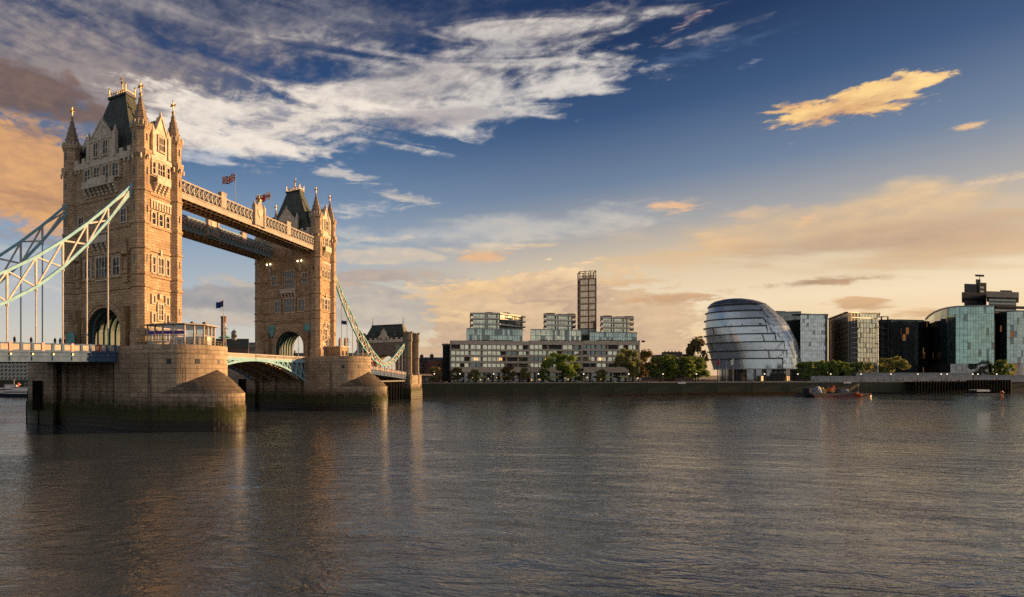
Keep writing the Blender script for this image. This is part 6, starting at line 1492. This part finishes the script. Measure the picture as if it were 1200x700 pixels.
def tree_proto(seed, dens, spread):
    """one metre tall unit tree scaled to 10: returns trunk and crown meshes"""
    rnd = random.Random(seed); tr = MB(); cr = MB(); H = 10.0
    th = H*rnd.uniform(0.18, 0.24); top = Vector((rnd.uniform(-.4,.4), rnd.uniform(-.4,.4), H*0.8))
    tr.tube([(0,0,0), (0.05,0,th), (top.x*0.6,top.y*0.6,H*0.58), tuple(top)], [0.28, 0.20, 0.11, 0.03], 7)
    clumps = []
    for i in range(19):
        a = rnd.uniform(0, 6.283); f = rnd.uniform(0.1, 1.0)**0.6; z = H*rnd.uniform(0.25, 0.90)
        env = spread*math.sqrt(max(0.05, 1-((z/H-0.53)/0.48)**2)); r = env*f
        c = Vector((r*math.cos(a), r*math.sin(a), z)); clumps.append((c, rnd.uniform(0.75, 1.55)))
        b0 = Vector((0.1*math.cos(a), 0.1*math.sin(a), max(th*0.8, z-rnd.uniform(1.2, 2.6))))
        tr.tube([tuple(b0), tuple((b0+c)/2+Vector((0,0,0.25))), tuple(c)], [0.10, 0.06, 0.02], 5)
    for c, r in clumps:
        for k in range(int(dens*r*r)):
            u = Vector((rnd.gauss(0,1), rnd.gauss(0,1), rnd.gauss(0,0.8))); u.normalize(); p = c+u*r*rnd.uniform(0.35, 1.12)
            n = (u+Vector((rnd.uniform(-.9,.9), rnd.uniform(-.9,.9), rnd.uniform(-.5,.9)))).normalized(); a = n.cross(Vector((0.3,0.1,1))).normalized(); b_ = n.cross(a); s = rnd.uniform(0.24, 0.46)
            cr.face([p-a*s, p-b_*s*0.6, p+a*s, p+b_*s*0.6])
    return tr.mesh('trunk', M['bark']), cr
PROT = [tree_proto(3, 110, 3.4), tree_proto(8, 130, 4.2), tree_proto(15, 70, 2.9), tree_proto(21, 120, 3.8)]
CROWN = {}
def tree(px_, pyt, wpx, tt, k, lf, label, group='trees along the far bank', zb=None, xy=None):
    trm, crm = PROT[k]
    if (k, lf) not in CROWN: CROWN[(k, lf)] = crm.mesh('crown', LEAF[lf])
    if xy is None: s = bk(px_, tt); Y = bky(px_, tt); loc = K(s, tt, QUAY); zt = bz(px_, pyt, tt)
    else: Y = xy; loc = ((px_-CX)/FPX*Y, Y, QUAY); zt = HC+(CY-pyt)/FPX*Y
    t = thing('tree', label, 'tree', loc, random.uniform(0, 6.28), group); h = (zt-QUAY)/9.6; w_ = wpx*Y/FPX/ (2*(3.4,4.2,2.9,3.8)[k]+1.2)
    t.scale = (w_, w_, h)
    link('trunk', trm, t); link('crown', CROWN[(k, lf)], t)
TR = [(511,431,17,6,0,'o','olive tree on the quay nearest the gatehouse'), (536,430.5,16,8,2,'y','sparse bronze leaved tree at the left end of the apartments'), (556,433,14,8,2,'o','thin olive tree before the first lit shopfronts of the apartments'), (597,430,18,8,0,'y','yellowish tree before the middle of the nearest apartment building'), (614.5,431,12,8,2,'o','narrow olive tree near the orange lit restaurant'), (637,432,13,9,2,'d','small dark tree at the left foot of the biggest green tree'), (660,413.5,44,7,1,'g','biggest bright green tree in front of the middle apartments'), (680,432,14,9,0,'o','low olive tree at the right foot of the biggest green tree'), (705,433,12,9,2,'o','small tree below the slender tower'),
      (738,408,29,8,1,'o','tall olive tree covering the right end of the apartments'), (757,410,20,30,2,'y','thin yellowish tree just right of the apartments'), (773,416,33,10,1,'d','round dark green tree right of the apartments'), (797,417,33,9,3,'d','broad dark tree below the brown chimneys'), (815,418,26,12,3,'d','dark tree touching the left side of the egg shaped building'), (818,397.5,22,56,0,'y','tall bronze tree rising behind the others beside the egg shaped building'), (786,421,22,14,3,'g','fresh green tree between two darker ones left of the chimneys'),
      (943,424,17,30,3,'d','dark tree at the right foot of the egg shaped building'), (958,422,18,32,1,'g','green tree in front of the grey glazed office'), (974,423,18,30,3,'d','dark green tree between the grey and the bronze offices'), (989,423,17,28,1,'g','green tree under the corner of the bronze office'), (1003,424,17,30,3,'d','dark tree before the pale front of the bronze office'), (1016,426,14,30,0,'o','small olive tree at the right end of the bronze office'), (1042,418,30,20,1,'o','broad olive tree in front of the black glazed office'), (1172,423,16,40,0,'d','dark tree between the two green curved offices'), (1181,426,12,40,2,'g','slim green tree before the second green office')]
for a in TR: tree(*a)
for px_, pyt, w_, Y, k, lf, lb in ((310,430,12,440,1,'d','dark tree on the bank behind the middle span'), (248,421,16,420,3,'d','dark tree behind the nearer pier by the chimney'), (418,428,22,470,1,'d','dark tree far behind the farther pier'), (296,428,12,440,3,'o','olive tree behind the middle span, left of the dark one')): tree(px_, pyt, w_, 0, k, lf, lb, 'trees behind the bridge', xy=Y)

# ================================================================== quay furniture
lampdefs = [(509,'by the gatehouse'), (539,'at the left end of the apartments'), (578.5,'before the apartments nearest the bridge'), (631,'left of the biggest green tree'), (684,'below the slender tower'), (737,'by the tall olive tree'), (777,'before the round dark tree'), (816,'left of the egg shaped building'), (896,'before the egg shaped building'), (935,'at the right side of the egg shaped building'), (973.5,'above the work barge'), (1009,'at the right end of the work barge'), (1044,'before the broad olive tree'), (1075.5,'before the black office'), (1103,'at the left end of the green curved office'), (1110,'before the columns of the green curved office'), (1140,'middle of the green curved office'), (1146,'right half of the green curved office'), (1168,'between the two green offices')]
for px_, wh in lampdefs:
    s = bk(px_, 1.6); t = kthing('street_lamp', 'globe street lamp on the far quay %s' % wh, 'street lamp', s, 1.6, QUAY, 'globe lamps along the far quay')
    MB().lathe(0, 0, [(0.22,0), (0.20,0.6), (0.09,0.8), (0.08,4.3), (0.16,4.4)], 7).build('post', M['dark'], t); MB().ball((0,0,4.85), 0.32, 10, 6).build('globe', M['globe'], t)
for px_, pyt, fl, lb in ((842.9,420.6,1,'flagpole with a hanging red flag before the egg shaped building'), (851.3,423,0,'bare middle flagpole before the egg shaped building'), (859.5,420,2,'right flagpole before the egg shaped building with a pale flag')):
    s = bk(px_,5); h = bz(px_,pyt,5)-QUAY; t = kthing('flagpole', lb, 'flagpole', s, 5, QUAY, 'flagpoles on the far quay'); MB().tube([(0,0,0), (0,0,h)], [0.13,0.07], 6).build('pole', M['white_steel'], t)
    if fl:
        b = MB(); n = 8
        for i in range(n):
            a, c = i/n, (i+1)/n; f = lambda q: (-1.5*q, 0.3*math.sin(q*7), -0.9*q*q)
            p, q = f(a), f(c); b.face([(p[0],p[1],h-3.6+p[2]*0.5), (q[0],q[1],h-3.6+q[2]*0.5), (q[0],q[1],h-0.4+q[2]), (p[0],p[1],h-0.4+p[2])])
        b.build('flag', M['flag_red'] if fl == 1 else M['flag_white'], t)
s = bk(1028.5,14); h = bz(1028.5,372,14)-QUAY; t = kthing('signal_mast', 'tall pale steel mast with cross platforms beside the bronze office', 'mast', s, 14, QUAY)
MB().tube([(0,0,0), (0,0,h)], [0.3,0.16], 8).build('pole', M['mull_pale'], t); MB().box(-2.6,0.8,-0.3,0.3,h-6.5,h-6.1).box(-1.2,0.6,-0.3,0.3,h-17,h-16.6).build('platform', M['mull_dark'], t)
# parasols of the riverside restaurants
for i, (px_, c_, lb) in enumerate(((545,'white_hull','white parasol at the left end of the restaurant terrace'), (552,'green_cloth','dark green parasol right of the white one'), (566,'green_cloth','dark green parasol at the middle of the restaurant terrace'), (584,'green_cloth','dark green parasol under the yellowish tree'), (607,'red','red parasol by the orange lit restaurant'), (618,'red','red parasol at the right end of the restaurant terrace'))):
    t = kthing('parasol', lb, 'parasol', bk(px_,13), 13, QUAY, 'restaurant parasols'); MB().tube([(0,0,0), (0,0,2.9)], 0.05, 6).build('pole', M['dark'], t); MB().lathe(0, 0, [(1.9,2.2), (1.9,2.35), (0.1,3.0)], 8).build('canopy', M[c_], t)
# people along the quay
SP = [(520,'by the gatehouse end of the quay'), (600,'before the apartments nearest the bridge'), (690,'below the slender tower'), (770,'by the dark trees'), (850,'by the flagpoles'), (920,'before the egg shaped building'), (985,'above the work barge'), (1140,'on the quay before the green curved office')]
rnd = random.Random(5); used_k = {}
for i in range(76):
    px_ = rnd.uniform(506, 1180); tt = rnd.uniform(1.8, 9 if px_ < 940 else 5); k = rnd.choice([0,0,1,2,3,4,4]); where = min(SP, key=lambda q: abs(q[0]-px_))[1]
    person(*K(bk(px_,tt), tt, QUAY), rnd.uniform(0,6.28), k, 'person in %s %s' % (OUTF[k][0], where), 'people along the far quay', rnd.uniform(0.95,1.12))
